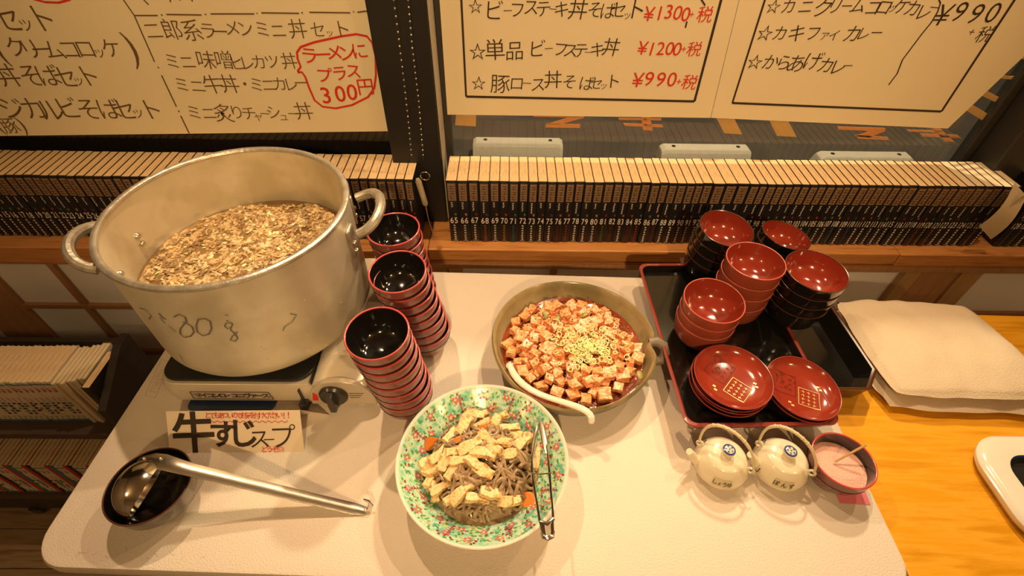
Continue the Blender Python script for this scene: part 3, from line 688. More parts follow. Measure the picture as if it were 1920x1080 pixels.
# ================================================================== STOCKPOT
PC = Vector((-.387, .439, .0885)); PR = .186; PH = .2115
pt = thing('stockpot', 'large dull aluminium stockpot with two loop handles and marker writing', 'pot', PC)
Ri = PR-.005
prof = [(0, .0), (PR-.022, 0), (PR-.010, .004), (PR-.006, .014), (PR-.005, .03), (PR-.004, PH-.012), (Ri-.003, PH-.012)]
mb = MB().lathe([(0, 0), (PR-.024, 0), (PR-.012, .004), (PR-.007, .014), (PR-.006, .03), (PR-.006, PH-.006), (PR-.009, PH-.006), (PR-.009, .03), (PR-.014, .01), (0, .008)], 96)
mb.build('pot_body', MT['alu'], pt)
mb = MB(); rim = [(PR-.007+.0055*cos(q), PH-.005+.0045*sin(q)) for q in [2*pi*i/10 for i in range(10)]]
mb.lathe(rim, 96, close=True).build('rolled_rim', MT['alu_rim'], pt)
def handle(ang):
    d = Vector((cos(ang), sin(ang), 0)); s = Vector((-sin(ang), cos(ang), 0)); zt = PH-.050; r0 = PR-.002
    h = bpy.data.objects.new('handle', None)
    pts = []
    for i in range(17):
        q = pi*i/16; pts.append(d*(r0+.004+.042*sin(q)**.8)+s*(.052*cos(q))+Z*(zt+.022*sin(q)))
    mb = MB().tube(pts, [.0085]*17, 10); ho = mb.build('loop_handle', MT['alu_rim'], pt)
    for k in (-1, 1):
        c = d*(r0-.002)+s*(k*.05)
        q = MB(); ang2 = ang+k*.05/PR*1.0; dd = Vector((cos(ang2), sin(ang2), 0)); ss = Vector((-sin(ang2), cos(ang2), 0)); b = dd*(PR-.006)
        M = Matrix(((ss.x, dd.x, 0, b.x), (ss.y, dd.y, 0, b.y), (0, 0, 1, zt), (0, 0, 0, 1)))
        q.box(-.013, .013, -.001, .005, -.045, .014, 0, M); q.build('handle_plate', MT['alu_rim'], ho, bevel=.003)
        for z in (-.018, -.034):
            r_ = MB(); r_.sphere(dd*(PR-.0005)+Z*(zt+z), .0045, 12, 8); r_.sphere(dd*(PR-.0105)+Z*(zt+z), .0055, 12, 8); r_.build('rivet', MT['steel2'], ho)
hA = math.atan2(.467-.439, -.184+.387); hB = math.atan2(.388-.439, -.60+.387)
handle(hA+.10); handle(hB)
def oncyl(u, v):
    d = ray(u, v); ax, ay = CAM.x-PC.x, CAM.y-PC.y; r = PR-.0055
    a = d.x**2+d.y**2; b = 2*(ax*d.x+ay*d.y); c = ax*ax+ay*ay-r*r; k = (-b-math.sqrt(max(0, b*b-4*a*c)))/(2*a)
    return CAM+d*k-PC
mb = MB()
for ln, w_ in (([(326, 594), (336, 589), (347, 594), (350, 603), (344, 609), (338, 617), (338, 626), (346, 632), (358, 630), (364, 622), (360, 612), (350, 606), (343, 603)], .0016), ([(372, 598), (368, 610), (370, 622), (380, 629), (392, 626), (397, 615), (394, 602), (384, 597), (373, 598)], .0016), ([(424, 606), (421, 611), (427, 616), (434, 613), (436, 607), (430, 604), (424, 606)], .0013), ([(436, 608), (432, 618), (440, 625), (446, 634), (441, 640), (432, 637), (436, 630), (446, 622)], .0013), ([(298, 587), (306, 596), (312, 598)], .0018), ([(262, 577), (272, 580), (284, 592), (280, 598)], .0013), ([(299, 594), (310, 606)], .001), ([(316, 610), (330, 622)], .0008), ([(543, 588), (556, 590), (548, 603), (534, 612)], .001), ([(534, 612), (530, 620)], .001), ([(424, 600), (428, 602)], .001), ([(337, 664), (344, 676), (352, 684)], .001), ([(421, 590), (429, 591)], .0009)):
    P = [oncyl(u, v) for u, v in ln]; n_ = P[0].copy(); n_.z = 0; mb.ribbon(P, w_*1.35, n_, lift=.0008)
rs = random.Random(6); sp_ = MB()
for i in range(26):
    u_, v_ = rs.uniform(330, 640), rs.uniform(560, 700)
    try: q_ = oncyl(u_, v_)
    except Exception: continue
    if .012 < q_.z < PH-.02: sp_.sphere(q_, rs.uniform(.0006, .0013), 6, 4)
stuff(sp_.build('splash_drops', MT['meat_pale'], pt))
mb.build('marker_writing', mat('faded_marker', (.13, .12, .10), .6), pt, smooth=False)
ZSUP = .185
sp = thing('soup', 'brown beef tendon soup filling the stockpot, topped with meat flakes', 'soup', (PC.x, PC.y, ZSUP))
from mathutils import noise as NZ
mb = MB(); nr, ns = 40, 110; vs = [(0, 0, 0)]; fs = []
for i in range(1, nr+1):
    for k in range(ns):
        r = (PR-.0098)*i/nr; a = 2*pi*k/ns; x, y = r*cos(a), r*sin(a)
        e = min(1, (PR-.0098-r)/.02); h = NZ.fractal(Vector((x*22, y*22, 3)), .9, 2.1, 5)+.38
        vs.append((x, y, max(-.004, h*.011)*e))
for k in range(ns): fs.append((0, 1+k, 1+(k+1) % ns))
for i in range(nr-1):
    for k in range(ns):
        a = 1+i*ns+k; b = 1+i*ns+(k+1) % ns; fs.append((a, a+ns, b+ns, b))
mb.add(vs, fs).build('meat_layer', MT['meat'], sp)
MB().disc(PR-.0097, .0005, 96).build('broth', MT['broth'], sp)
mb = MB(); rr = random.Random(4)
for i in range(4200):
    r = (PR-.022)*math.sqrt(rr.random()); a = rr.random()*2*pi; x, y = r*cos(a), r*sin(a)
    h = max(0, (NZ.fractal(Vector((x*22, y*22, 3)), .9, 2.1, 5)+.38)*.011)
    if h < .001 and rr.random() < .8: continue
    L_ = rr.uniform(.002, .0055); q = rr.random()*pi; d = Vector((cos(q), sin(q), rr.uniform(-.3, .3))); pp = Vector((-sin(q), cos(q), rr.uniform(-.4, .4)))*rr.uniform(.0012, .0032)
    c = Vector((x, y, h+.0012)); e = Vector((0, 0, rr.uniform(.0008, .002)))
    mb.add([c-d*L_-pp, c-pp*1.4, c+d*L_-pp*.4, c+d*L_+pp, c+pp*1.3, c-d*L_+pp*.6, c+e], [(0, 1, 6), (1, 2, 6), (2, 3, 6), (3, 4, 6), (4, 5, 6), (5, 0, 6)], rr.choice((0, 0, 0, 0, 0, 0, 2, 2, 3)) if rr.random() < .96 else 1)
stuff(mb.build('meat_flakes', [MT['meat'], MT['scallion'], MT['meat_dark'], MT['meat_pale']], sp, angle=60))

# ================================================================== CUPS (black inside, red rim)
def cup_parts(t, r=.0465, h=.055):
    s = r/.0465
    MB().lathe([(0, .002), (.024*s, .002), (.025*s, 0), (.028*s, 0), (.029*s, .004), (.036*s, .012), (.041*s, .022), (.0433*s, .031), (.0452*s, .036), (.0462*s, .044), (.0462*s, h-.002)], 48).build('cup_body', MT['cup_body'], t)
    MB().lathe([(0, .006), (.024*s, .007), (.033*s, .013), (.039*s, .023), (.0425*s, .034), (.0438*s, h-.001)], 48).build('cup_lining', MT['lacq_black'], t)
    MB().lathe([(.0451*s+.0015*cos(q), h-.0012+.0014*sin(q)) for q in [2*pi*i/10 for i in range(10)]], 48, close=True).build('cup_rim', MT['cup_rim'], t)
    MB().lathe([(.0437*s, .0325), (.0453*s, .0355), (.0460*s, .0375), (.0449*s, .0349), (.0433*s, .0315)], 48, close=True).build('gap_shade', MT['lacq_black'], t)  # black ring paints the shadowed gap between nested cups
proto_cup = None
def cup(loc, tilt, label, group):
    global proto_cup
    if proto_cup is None:
        proto_cup = thing('soup_cup', '', 'cup'); cup_parts(proto_cup); t = proto_cup
    else: t = copy_tree(proto_cup)
    t.location = loc; t.rotation_euler = (tilt[0], tilt[1], 0); tag(t, label, 'cup', group)
    return t
ordn = ['bottom', 'second from bottom', 'third from bottom', 'fourth from bottom', 'fourth from top', 'third from top', 'second from top', 'topmost']
for name, b, tp, tl in (('front stack of red-rimmed cups beside the stove', (-.121, .273), (-.135, .264), .10), ('middle stack of red-rimmed cups', (-.104, .404), (-.126, .392), .09), ('rear stack of red-rimmed cups beside the pot handle', (-.140, .507), (-.151, .496), .02)):
    for i in range(8):
        k = i/7
        c = cup((b[0]+(tp[0]-b[0])*k+R0.uniform(-.0006, .0006), b[1]+(tp[1]-b[1])*k+R0.uniform(-.0006, .0006), .0005+i*.0226), (tl*k, -.02*k), 'red-rimmed cup, %s in the %s' % (ordn[i], name), name)

# ================================================================== SIGN
sg = thing('tent_sign', 'folded cream paper sign with bold black writing in front of stove', 'sign', (-.41, .20, 0))
def S_(u, v, z): return onz(u, v, z)
TLc, TRc, BRc, BLc = S_(311, 771, .052), S_(562, 769, .052), S_(571, 851, .001), S_(318, 848, .001)
loc = Vector((-.41, .20, 0)); n_s = (TRc-TLc).cross(BLc-TLc).normalized()
if n_s.y > 0: n_s = -n_s
def _pl(u, v):
    d = ray(u, v); return CAM+d*((TLc-CAM).dot(n_s)/d.dot(n_s))
BRc = _pl(571, 851); BT = [TLc, TRc, BRc, BLc]
back = [S_(585, 776, .03), Vector((TLc.x+.01, TLc.y+.030, .001)), Vector((TRc.x+.03, TRc.y+.022, .001))]
mb = MB(); th_ = -n_s*.0006
mb.add([p-loc for p in BT]+[p+th_-loc for p in BT], [(0, 1, 2, 3), (7, 6, 5, 4), (0, 4, 5, 1), (1, 5, 6, 2), (2, 6, 7, 3), (3, 7, 4, 0)])
mb.build('front_sheet', MT['sign'], sg, smooth=False)
mb = MB(); Q = [TLc, TRc, back[2], back[1]]; th2 = Vector((0, .0003, -.0006))
mb.add([p-loc+th_ for p in Q]+[p+th2+th_-loc for p in Q], [(0, 1, 2, 3), (7, 6, 5, 4), (0, 4, 5, 1), (1, 5, 6, 2), (2, 6, 7, 3), (3, 7, 4, 0)])
mb.build('back_sheet', MT['sign'], sg, smooth=False)
def onsign(u, v):
    d = ray(u, v); k = (TLc-CAM).dot(n_s)/d.dot(n_s); return CAM+d*k-loc
ru = (TRc-TLc).normalized(); uu = (TLc-BLc); uu = (uu-ru*uu.dot(ru)).normalized()
def sw(items, m, name, bold=0., jit=.05):
    mb = MB()
    for ch, u, v, h in items:
        s = (onsign(u, v-h/2)-onsign(u, v+h/2)).length
        put_glyph(mb, ch, onsign(u, v)+n_s*.0007, ru, uu, s, bold=bold, rot=R0.uniform(-jit, jit))
    mb.build(name, m, sg, smooth=False)
sw([('牛', 363, 810, 74), ('す', 419, 813, 50), ('じ', 456, 811, 54)], MT['ink'], 'bold_lettering', .022)
sw([('ス', 487, 822, 38), ('ー', 505, 824, 22), ('プ', 530, 818, 46)], MT['ink'], 'thin_lettering', -.004)
sw([(c, 390+i*8.4, 778+(i % 2), 12) for i, c in enumerate('とてもあついのでお気を付けください!!')], MT['red_ink'], 'red_lettering', .01)
sw([('ど', 496, 842, 12), ('う', 506, 842, 12), ('ぞ', 516, 842, 12), ('☺', 525, 843, 11)], MT['red_ink'], 'red_greeting', .01)
mb = MB(); P = [onsign(384+i*6, 790+(2.2 if i % 2 else -1)) for i in range(27)]; mb.ribbon(P, .0012, n_s, lift=.0006); mb.build('wavy_line', MT['red_ink'], sg, smooth=False)

# ================================================================== LADLE + BOWL
lb = thing('ladle_bowl', 'round black lacquer bowl resting the ladle, front left of table', 'bowl', (-.4555, .1035, 0))
MB().lathe([(0, .002), (.027, .002), (.028, 0), (.031, 0), (.032, .005), (.042, .014), (.052, .032), (.0565, .060)], 56).build('bowl_outside', mat('dark_silver_lacquer', (.10, .085, .06), .2, .4, coat=.5), lb)
MB().lathe([(0, .007), (.028, .008), (.040, .017), (.050, .034), (.0545, .060)], 56).build('bowl_inside', MT['lacq_black'], lb)
MB().lathe([(.0555+.0012*cos(q), .060+.001*sin(q)) for q in [2*pi*i/8 for i in range(8)]], 56, close=True).build('bowl_rim', MT['tray2'], lb)
ld = thing('soup_ladle', 'stainless steel soup ladle lying across the black bowl', 'ladle', (-.4555, .1035, .012))
o = Vector((-.4555, .1035, .012))
e0, e1 = onz(308, 868, .058), onz(240, 972, .058); cc = (e0+e1)/2; rl = (e0-e1).length/2*1.08; ed = (e0-e1).normalized(); vw = (CAM-cc).normalized(); ax = ed.cross(vw).normalized()
if ax.x < 0: ax = -ax
ax = (ax+vw*.10).normalized()
b1 = ed; b2 = ax.cross(b1).normalized(); vs = []; fs = []; NR, NS = 12, 40
cc = cc-vw*.004
for rad_ in (rl, rl-.0012):
    for i in range(NR+1):
        th = pi/2*i/NR
        for k in range(NS):
            a = 2*pi*k/NS; p_ = cc-ax*(rad_*cos(th)*.92)+b1*(rad_*sin(th)*cos(a))+b2*(rad_*sin(th)*sin(a)); vs.append(p_-o)
for s in (0, 1):
    B = s*(NR+1)*NS
    for i in range(NR):
        for k in range(NS): fs.append((B+i*NS+k, B+(i+1)*NS+k, B+(i+1)*NS+(k+1) % NS, B+i*NS+(k+1) % NS))
for k in range(NS): fs.append((NR*NS+k, NR*NS+(k+1) % NS, (NR+1)*NS+NR*NS+(k+1) % NS, (NR+1)*NS+NR*NS+k))
MB().add(vs, fs).build('ladle_cup', MT['steel'], ld)
hp = [onz(258, 862, .078), onz(280, 861, .087), onz(303, 864, .090), onz(330, 872, .088), onz(360, 880, .082), onz(460, 904, .055), onz(580, 933, .026), onz(665, 953, .006), onz(685, 957, .0045)]
mb = MB(); vs = []; fs = []
W_ = [.006, .011, .011, .010, .009, .0085, .0085, .0085, .006]
for i, p_ in enumerate(hp):
    tdir = (hp[min(i+1, 8)]-hp[max(i-1, 0)]).normalized(); sd = tdir.cross(Z).normalized(); nn = sd.cross(tdir).normalized()
    for j in range(5):
        q = (j-2)/2; vs.append(p_-o+sd*(W_[i]*q)-nn*(.0025*q*q))
    for j in range(5):
        q = (j-2)/2; vs.append(p_-o+sd*(W_[i]*q)-nn*(.0025*q*q+.0013))
for i in range(8):
    for j in range(4):
        a = i*10+j; fs += [(a, a+1, a+11, a+10), (a+5, a+15, a+16, a+6)]
    fs += [(i*10, i*10+10, i*10+15, i*10+5), (i*10+4, i*10+9, i*10+19, i*10+14)]
mb.add(vs, fs).build('ladle_handle', MT['steel2'], ld)
hk = [hp[-1], hp[-1]+Vector((.006, .001, .002)), hp[-1]+Vector((.009, .004, .008)), hp[-1]+Vector((.006, .008, .013)), hp[-1]+Vector((-.002, .010, .014))]
MB().tube([p_-o for p_ in hk], [.005, .0045, .004, .0035, .003], 10, flat=((0, 1, 0), .5)).build('hook_end', MT['steel'], ld)
for u in (270, 301): MB().sphere(onz(u, 860, .0905)-o, .0022, 10, 6).build('rivet', MT['steel'], ld)
for u, v in ((657, 951), (640, 947)): pass

# ================================================================== PRINTED CARTON behind cups
ct = thing('printed_carton', 'small worn printed carton standing between stockpot and cups', 'box', (-.228, .545, 0), .1)
MB().box(-.022, .022, -.012, .016, 0, .075).build('carton_body', MT['packet'], ct, smooth=False, bevel=.0015)
mb = MB()
for i in range(8): mb.ribbon([(-.015+.004*i, -.0125, .008), (-.013+.004*i, -.0125, .03)], .0012, (0, -1, 0), 1)
mb.ribbon([(-.004+.008*cos(q), -.0125, .05+.009*sin(q)) for q in [2*pi*i/10 for i in range(11)]], .002, (0, -1, 0), 0)
mb.build('carton_print', [MT['p_red'], MT['white_ink']], ct, smooth=False)

# ================================================================== MAPO TOFU DISH
md = thing('stoneware_dish', 'large green-glazed stoneware dish with side lug holding mapo tofu', 'dish', (.169, .373, 0))
def pinch(a, r, z):
    d = (a-(-.10)+pi) % (2*pi)-pi
    if z < .028 or r < .11: return r
    return r-.012*math.exp(-(d/.10)**2)*min(1, (z-.028)/.02)+.002*sin(3*a+1)
MB().lathe([(0, .004), (.085, .004), (.088, 0), (.095, 0), (.098, .006), (.125, .018), (.139, .034), (.147, .054), (.149, .062)], 96, rad=pinch).build('dish_outside', MT['stone_out'], md)
MB().lathe([(0, .010), (.09, .012), (.118, .022), (.131, .036), (.140, .055), (.143, .064), (.146, .0665), (.149, .062)], 96, rad=pinch).build('dish_inside', MT['stone'], md)
lg = [Vector((.136, -.004, .060)), Vector((.150, -.003, .061)), Vector((.162, -.008, .056)), Vector((.166, -.016, .045)), Vector((.160, -.024, .034)), Vector((.144, -.026, .030))]
MB().tube(lg, [.007, .009, .009, .009, .009, .008], 12).build('side_lug', MT['stone_out'], md)
ms = thing('chili_sauce', 'dark red chili sauce pooled in stoneware dish', 'sauce', (.169, .373, .036))
mb = MB(); vs = [(0, 0, .004)]; fs = []
for i in range(1, 13):
    for k in range(72):
        r = .1295*i/12; a = 2*pi*k/72; vs.append((r*cos(a), r*sin(a), .004*(1-(i/12)**2)+.0015*NZ.noise(Vector((r*cos(a)*60, r*sin(a)*60, 0)))*(1-i/12)))
for k in range(72): fs.append((0, 1+k, 1+(k+1) % 72))
for i in range(11):
    for k in range(72): a = 1+i*72+k; b = 1+i*72+(k+1) % 72; fs.append((a, a+72, b+72, b))
mb.add(vs, fs).build('sauce_surface', MT['sauce'], ms)
mb = MB(); rr = random.Random(12)
for i in range(420):
    r = .118*math.sqrt(rr.random()); a = rr.random()*2*pi
    mb.sphere((r*cos(a), r*sin(a), .006+.007*(1-(r/.12)**2)+rr.uniform(-.001, .004)), rr.uniform(.0015, .0034), 6, 4, 0, (1, rr.uniform(.6, 1.2), .8), .25, rr)
for i in range(620):
    r = .104*math.sqrt(rr.random()); a = rr.random()*2*pi
    mb.sphere((r*cos(a), r*sin(a), .022+.012*(1-(r/.12)**2)+rr.uniform(-.003, .003)), rr.uniform(.0009, .0020), 6, 4, 0, (1, rr.uniform(.6, 1.2), .7), .25, rr)
stuff(mb.build('minced_meat', MT['mince'], ms, angle=80))
# tofu cubes, one by one
cube_me = []
for s in range(6):
    r_ = random.Random(40+s); bm = bmesh.new(); bmesh.ops.create_cube(bm, size=1)
    bmesh.ops.subdivide_edges(bm, edges=bm.edges[:], cuts=1, use_grid_fill=True)
    for v in bm.verts: v.co = Vector((v.co.x+r_.uniform(-.09, .09), v.co.y+r_.uniform(-.09, .09), v.co.z*.8+r_.uniform(-.06, .06)))*.0205*r_.uniform(.97, 1.03)
    me = bpy.data.meshes.new('tofu_cube'); bm.to_mesh(me); bm.free(); me.materials.append(MT['tofu'])
    me.polygons.foreach_set('use_smooth', [True]*len(me.polygons)); me.set_sharp_from_angle(angle=math.radians(40)); cube_me.append(me)
rr = random.Random(21); placed = []
tries = 0
while len(placed) < 150 and tries < 9000:
    tries += 1
    r = .118*math.sqrt(rr.random()); a = rr.random()*2*pi; x, y = r*cos(a), r*sin(a)
    if x > .085 and abs(y+.02) > .04 and r > .10: continue
    if y > .088: continue
    s = rr.uniform(.75, 1.15)
    lay = 0 if len(placed) < 95 else 1
    if lay and r > .095: continue
    if any((x-px)**2+(y-py)**2 < ((s+ps)*.0103*(.86 if lay == pl_ else .45))**2 for px, py, ps, pl_ in placed): continue
    placed.append((x, y, s, lay))
    o_c = put('tofu_cube', cube_me[rr.randrange(6)], None, bevel=.0012)
    o_c.location = (.169+x, .373+y, .0455+.006*(1-(r/.12)**2)+lay*.010); o_c.scale = (s, s*rr.uniform(.8, 1.2), s*.9)
    o_c.rotation_euler = (rr.uniform(-.3, .3), rr.uniform(-.3, .3), rr.random()*3)
    tag(o_c, 'sauce-coated tofu cube in the stoneware dish of mapo tofu', 'tofu', 'tofu cubes in the stoneware dish')
mb = MB(); rr = random.Random(5)
for i in range(230):
    r = min(.055, abs(rr.gauss(0, .030))); a = rr.random()*2*pi; x, y = .022+r*1.3*cos(a), -.024+r*.95*sin(a)
    c = Vector((x, y, .068+rr.uniform(-.004, .004)+.003-.055*r)); R_ = rr.uniform(.0028, .0052); tl = Matrix.Rotation(rr.uniform(-.8, .8), 3, 'X') @ Matrix.Rotation(rr.uniform(-.8, .8), 3, 'Y')
    mb.tube([c+tl @ Vector((R_*cos(q), R_*sin(q), 0)) for q in [2*pi*j/9 for j in range(9)]], .0011, 5, 0, closed=True)
for i in range(14):
    r = rr.random()*.035; a = rr.random()*2*pi; c = Vector((-.012+r*cos(a), .005+r*sin(a), .0695)); q = rr.random()*6
    mb.tube([c, c+Vector((.006*cos(q), .006*sin(q), .003)), c+Vector((.013*cos(q+.6), .013*sin(q+.6), .001))], .0010, 5)
sc_ = tag(mb.build('chopped_scallion', MT['scallion'], None, loc=(.169, .373, 0)), 'pale chopped scallion rings heaped on the mapo tofu', 'scallion', kind='stuff')
for i, (u, v) in enumerate(((1038, 648), (1047, 598), (1103, 607), (1095, 590), (1020, 590), (1108, 630), (1200, 703), (1003, 597))):
    c = onz(u, v, .062); mb = MB(); q = i*1.3
    mb.tube([Vector((-.008, 0, 0)), Vector((-.003, .002, .002)), Vector((.004, .001, .002)), Vector((.009, -.002, 0))], [.003, .005, .005, .002], 8, flat=((0, 0, 1), .35))
    o_c = mb.build('leek_slice', MT['leek'], None, loc=c); o_c.rotation_euler = (.2, .1, q)
    tag(o_c, 'green leek slice on the mapo tofu', 'leek', 'leek slices on the mapo tofu')
# serving ladle handle hooked over the rim
sv = thing('serving_spoon', 'cream porcelain spoon in mapo tofu, handle hooked over front rim', 'spoon', (.12, .25, .06)); o = Vector((.12, .25, .06))
P = [onz(953, 678, .060), onz(962, 702, .062), onz(980, 722, .065), onz(1010, 740, .069), onz(1050, 752, .073), onz(1082, 762, .077), onz(1102, 771, .079), onz(1111, 783, .074), onz(1107, 796, .066)]
MB().tube([p_-o for p_ in P], [.005, .0068, .0065, .0055, .0055, .006, .0065, .0065, .0058], 12, flat=((0, 0, 1), .6), ).build('spoon_handle', MT['china'], sv, subsurf=1)
mb = MB(); mb.sphere(P[0]-o+Vector((.010, .006, -.020)), .012, 16, 10, 0, (1.2, .9, .4)); mb.build('spoon_bowl', MT['china'], sv)

# ================================================================== GREEN PLATE + SALAD
PX, PY_ = .0154, .1435
gp = thing('painted_plate', 'turquoise plate painted with pink flowers, heaped with noodle salad', 'plate', (PX, PY_, 0))
def zin(r):
    pf = [(0, .018), (.05, .019), (.075, .027), (.095, .043), (.112, .060), (.121, .0675), (.1225, .069)]
    for (a, b), (c, d) in zip(pf, pf[1:]):
        if a <= r <= c: return b+(d-b)*(r-a)/(c-a)
    return .069
MB().lathe([(0, .006), (.048, .006), (.050, 0), (.055, 0), (.057, .008), (.08, .022), (.10, .040), (.117, .060), (.1245, .068), (.1262, .0695)], 96).build('plate_underside', MT['china'], gp)
MB().lathe([(0, .018), (.05, .019), (.075, .027), (.095, .043), (.112, .060), (.121, .0675)], 96).build('painted_face', MT['mint'], gp)
MB().lathe([(.121, .0675), (.1225, .0695), (.1250, .0705), (.1262, .0695)], 96).build('cream_rim', MT['china'], gp)
rr = random.Random(31); mb = MB()
def onplate(a, r, lift=.0007):
    return Vector((r*cos(a), r*sin(a), zin(r)+lift))
def blob(a, r, sx, sy, rot, mi):
    pts = []
    for j in range(8):
        q = 2*pi*j/8; dx, dy = sx*cos(q), sy*sin(q); dx, dy = dx*cos(rot)-dy*sin(rot), dx*sin(rot)+dy*cos(rot)
        pts.append(onplate(a+dx/r, min(.1205, r+dy*.75), .0006+mi*.00015))
    mb.add([onplate(a, min(.1205, r), .0009+mi*.00015)]+pts, [(0, 1+j, 1+(j+1) % 8) for j in range(8)], mi)
for i in range(620):
    a = rr.random()*2*pi; r = rr.uniform(.082, .1195); blob(a, r, rr.uniform(.0016, .0032), rr.uniform(.0009, .0017), rr.random()*3, 1 if rr.random() < .7 else 3)
for i in range(34):
    a = 2*pi*i/34+rr.uniform(-.05, .05); r = .102+(.010 if i % 2 else -.006); s = rr.uniform(.0034, .0046)
    for j in range(5):
        q = 2*pi*j/5+i; blob(a+s*cos(q)/r, r+s*sin(q)*.75, .0028, .0021, q, 0)
    blob(a, r, .002, .002, 0, 3)
    for j in range(3):
        q = rr.random()*6; blob(a+.011*cos(q)/r, r+.007*sin(q), .0022, .0016, q, 2)
for i in range(8):
    a = 2*pi*i/8+.38
    for j in range(5):
        r = .098+j*.0038; w_ = .0045-.0006*abs(j-2)
        mb.ribbon([onplate(a-w_/r, r, .0013), onplate(a, r, .0015), onplate(a+w_/r, r, .0013)], .0009, Z, 2)
    mb.ribbon([onplate(a, .094, .0014), onplate(a+.01, .105, .0014), onplate(a, .117, .0014)], .0012, Z, 2)
stuff(mb.build('painted_flowers', [MT['pink'], MT['leafg'], MT['dred'], MT['yel']], gp, angle=60))
def mound(x, y):
    r = math.hypot((x+.006)/.088, (y-.002)/.088); return .026+.056*max(0, 1-r*r)**.8 if r < 1 else .026
sl = thing('noodle_salad', 'grey konjac noodles piled in the turquoise painted plate', 'noodles', (PX, PY_, 0))
mb = MB(); vs = [(-.0, 0, mound(0, 0)-.006)]; fs = []
for i in range(1, 13):
    for k in range(48):
        r = .084*i/12; a = 2*pi*k/48; x, y = r*cos(a), r*sin(a); vs.append((x, y, max(zin(r)+.001, mound(x, y)-.006)))
for k in range(48): fs.append((0, 1+k, 1+(k+1) % 48))
for i in range(11):
    for k in range(48): a = 1+i*48+k; b = 1+i*48+(k+1) % 48; fs.append((a, a+48, b+48, b))
stuff(mb.add(vs, fs).build('noodle_base', MT['noodle'], sl))
mb = MB(); rr = random.Random(77)
for i in range(250):
    r = .078*math.sqrt(rr.random()); a = rr.random()*2*pi; x, y = r*cos(a), r*sin(a); hd = rr.random()*6.28; cv = rr.uniform(-.6, .6); P = []
    n_ = rr.randint(7, 12); off = rr.uniform(-.002, .007)
    for j in range(n_):
        rr2 = math.hypot(x, y)
        if rr2 > .082: break
        P.append((x, y, max(zin(rr2)+.003, mound(x, y)+off+.002*sin(j*1.3+i))))
        x += .0052*cos(hd); y += .0052*sin(hd); hd += cv+rr.uniform(-.25, .25)
    if len(P) > 3: mb.tube(P, rr.uniform(.0021, .0032), 7)
stuff(mb.build('noodle_strands', MT['noodle'], sl, angle=80))
# fried tofu strips, one by one
strip_me = []
for s in range(5):
    r_ = random.Random(90+s); bm = bmesh.new(); bmesh.ops.create_cube(bm, size=1); bmesh.ops.subdivide_edges(bm, edges=bm.edges[:], cuts=3, use_grid_fill=True)
    L_ = r_.uniform(.026, .040); W2 = r_.uniform(.011, .018)
    for v in bm.verts:
        x = v.co.x; v.co = Vector((x*L_, v.co.y*W2*(1+.2*sin(x*7+s)), v.co.z*.0075+.004*cos(x*3)*(1 if s % 2 else .2)))+Vector((r_.uniform(-1, 1), r_.uniform(-1, 1), r_.uniform(-1, 1)))*.0007
    me = bpy.data.meshes.new('fried_tofu_strip'); bm.to_mesh(me); bm.free(); me.materials.append(MT['fried']); me.polygons.foreach_set('use_smooth', [True]*len(me.polygons)); me.set_sharp_from_angle(angle=math.radians(50)); strip_me.append(me)
spots = [(893, 775, 0), (905, 795, .2), (930, 790, 1.2), (870, 800, .9), (845, 815, .9), (955, 800, .3), (965, 815, -.3), (975, 830, .7), (940, 828, -.5), (915, 822, -.6), (925, 842, -.5), (952, 850, .2), (905, 850, -.4), (885, 868, -.7), (905, 880, -.5), (865, 862, .1), (835, 862, 1.1), (822, 850, .9), (848, 880, 1.2), (795, 870, .3), (785, 890, 1.0), (800, 905, 1.3), (815, 925, 1.5), (828, 915, .5), (865, 925, .9), (850, 935, .5), (895, 935, 0), (945, 945, .2), (960, 950, .5), (920, 925, .1), (875, 775, 1.4), (940, 770, .5), (990, 820, .9), (880, 835, .7), (1010, 860, 1.4), (855, 845, .2), (810, 880, 0), (900, 765, .4)]
rr = random.Random(8)
for u, v, q in spots:
    c = onz(u, v, .075); c = onz(u, v, mound(c.x-PX, c.y-PY_)+.009); x, y = c.x-PX, c.y-PY_
    if math.hypot(x, y) > .079: s_ = .079/math.hypot(x, y); x *= s_; y *= s_
    o_c = put('fried_tofu_strip', strip_me[rr.randrange(5)], None, bevel=.0007)
    o_c.location = (PX+x, PY_+y, max(zin(math.hypot(x, y))+.006, mound(x, y)+.007)); o_c.rotation_euler = (rr.uniform(-.5, .5), rr.uniform(-.35, .35), q+rr.uniform(-.2, .2))
    tag(o_c, 'golden fried tofu strip on the noodle salad', 'tofu', 'fried tofu strips on the noodle salad')
for u, v, q, s, lab in ((805, 822, .3, 1.3, 'orange carrot slice at left edge of the noodle salad'), (990, 925, -.6, 1.5, 'large orange carrot slice at right edge of salad, beside the tongs'), (860, 838, .5, .6, 'tiny orange carrot piece on middle of the noodle salad'), (905, 815, .4, .7, 'small orange carrot piece among fried tofu near top of salad')):
    c = onz(u, v, .062); x, y = c.x-PX, c.y-PY_; mb = MB()
    mb.lathe([(0, .0012), (.007, .0016), (.0098, .001), (.0105, -.0005), (.0095, -.0018), (0, -.002)], 20, rad=lambda a, r, z: r*(1+.06*sin(5*a)))
    o_c = mb.build('carrot_slice', MT['carrot'], None, loc=(c.x, c.y, max(zin(math.hypot(x, y))+.005, mound(x, y)+.009))); o_c.scale = (s, s*.75, 1); o_c.rotation_euler = (.35, -.2, q)
    tag(o_c, lab, 'carrot')
mb = MB(); rr = random.Random(3)
for i in range(26):
    r = .07*math.sqrt(rr.random()); a = rr.random()*6.28; x, y = r*cos(a), r*sin(a)
    mb.sphere((x, y, mound(x, y)+.004), rr.uniform(.003, .006), 7, 5, 0, (1.4, .8, .4), .3, rr)
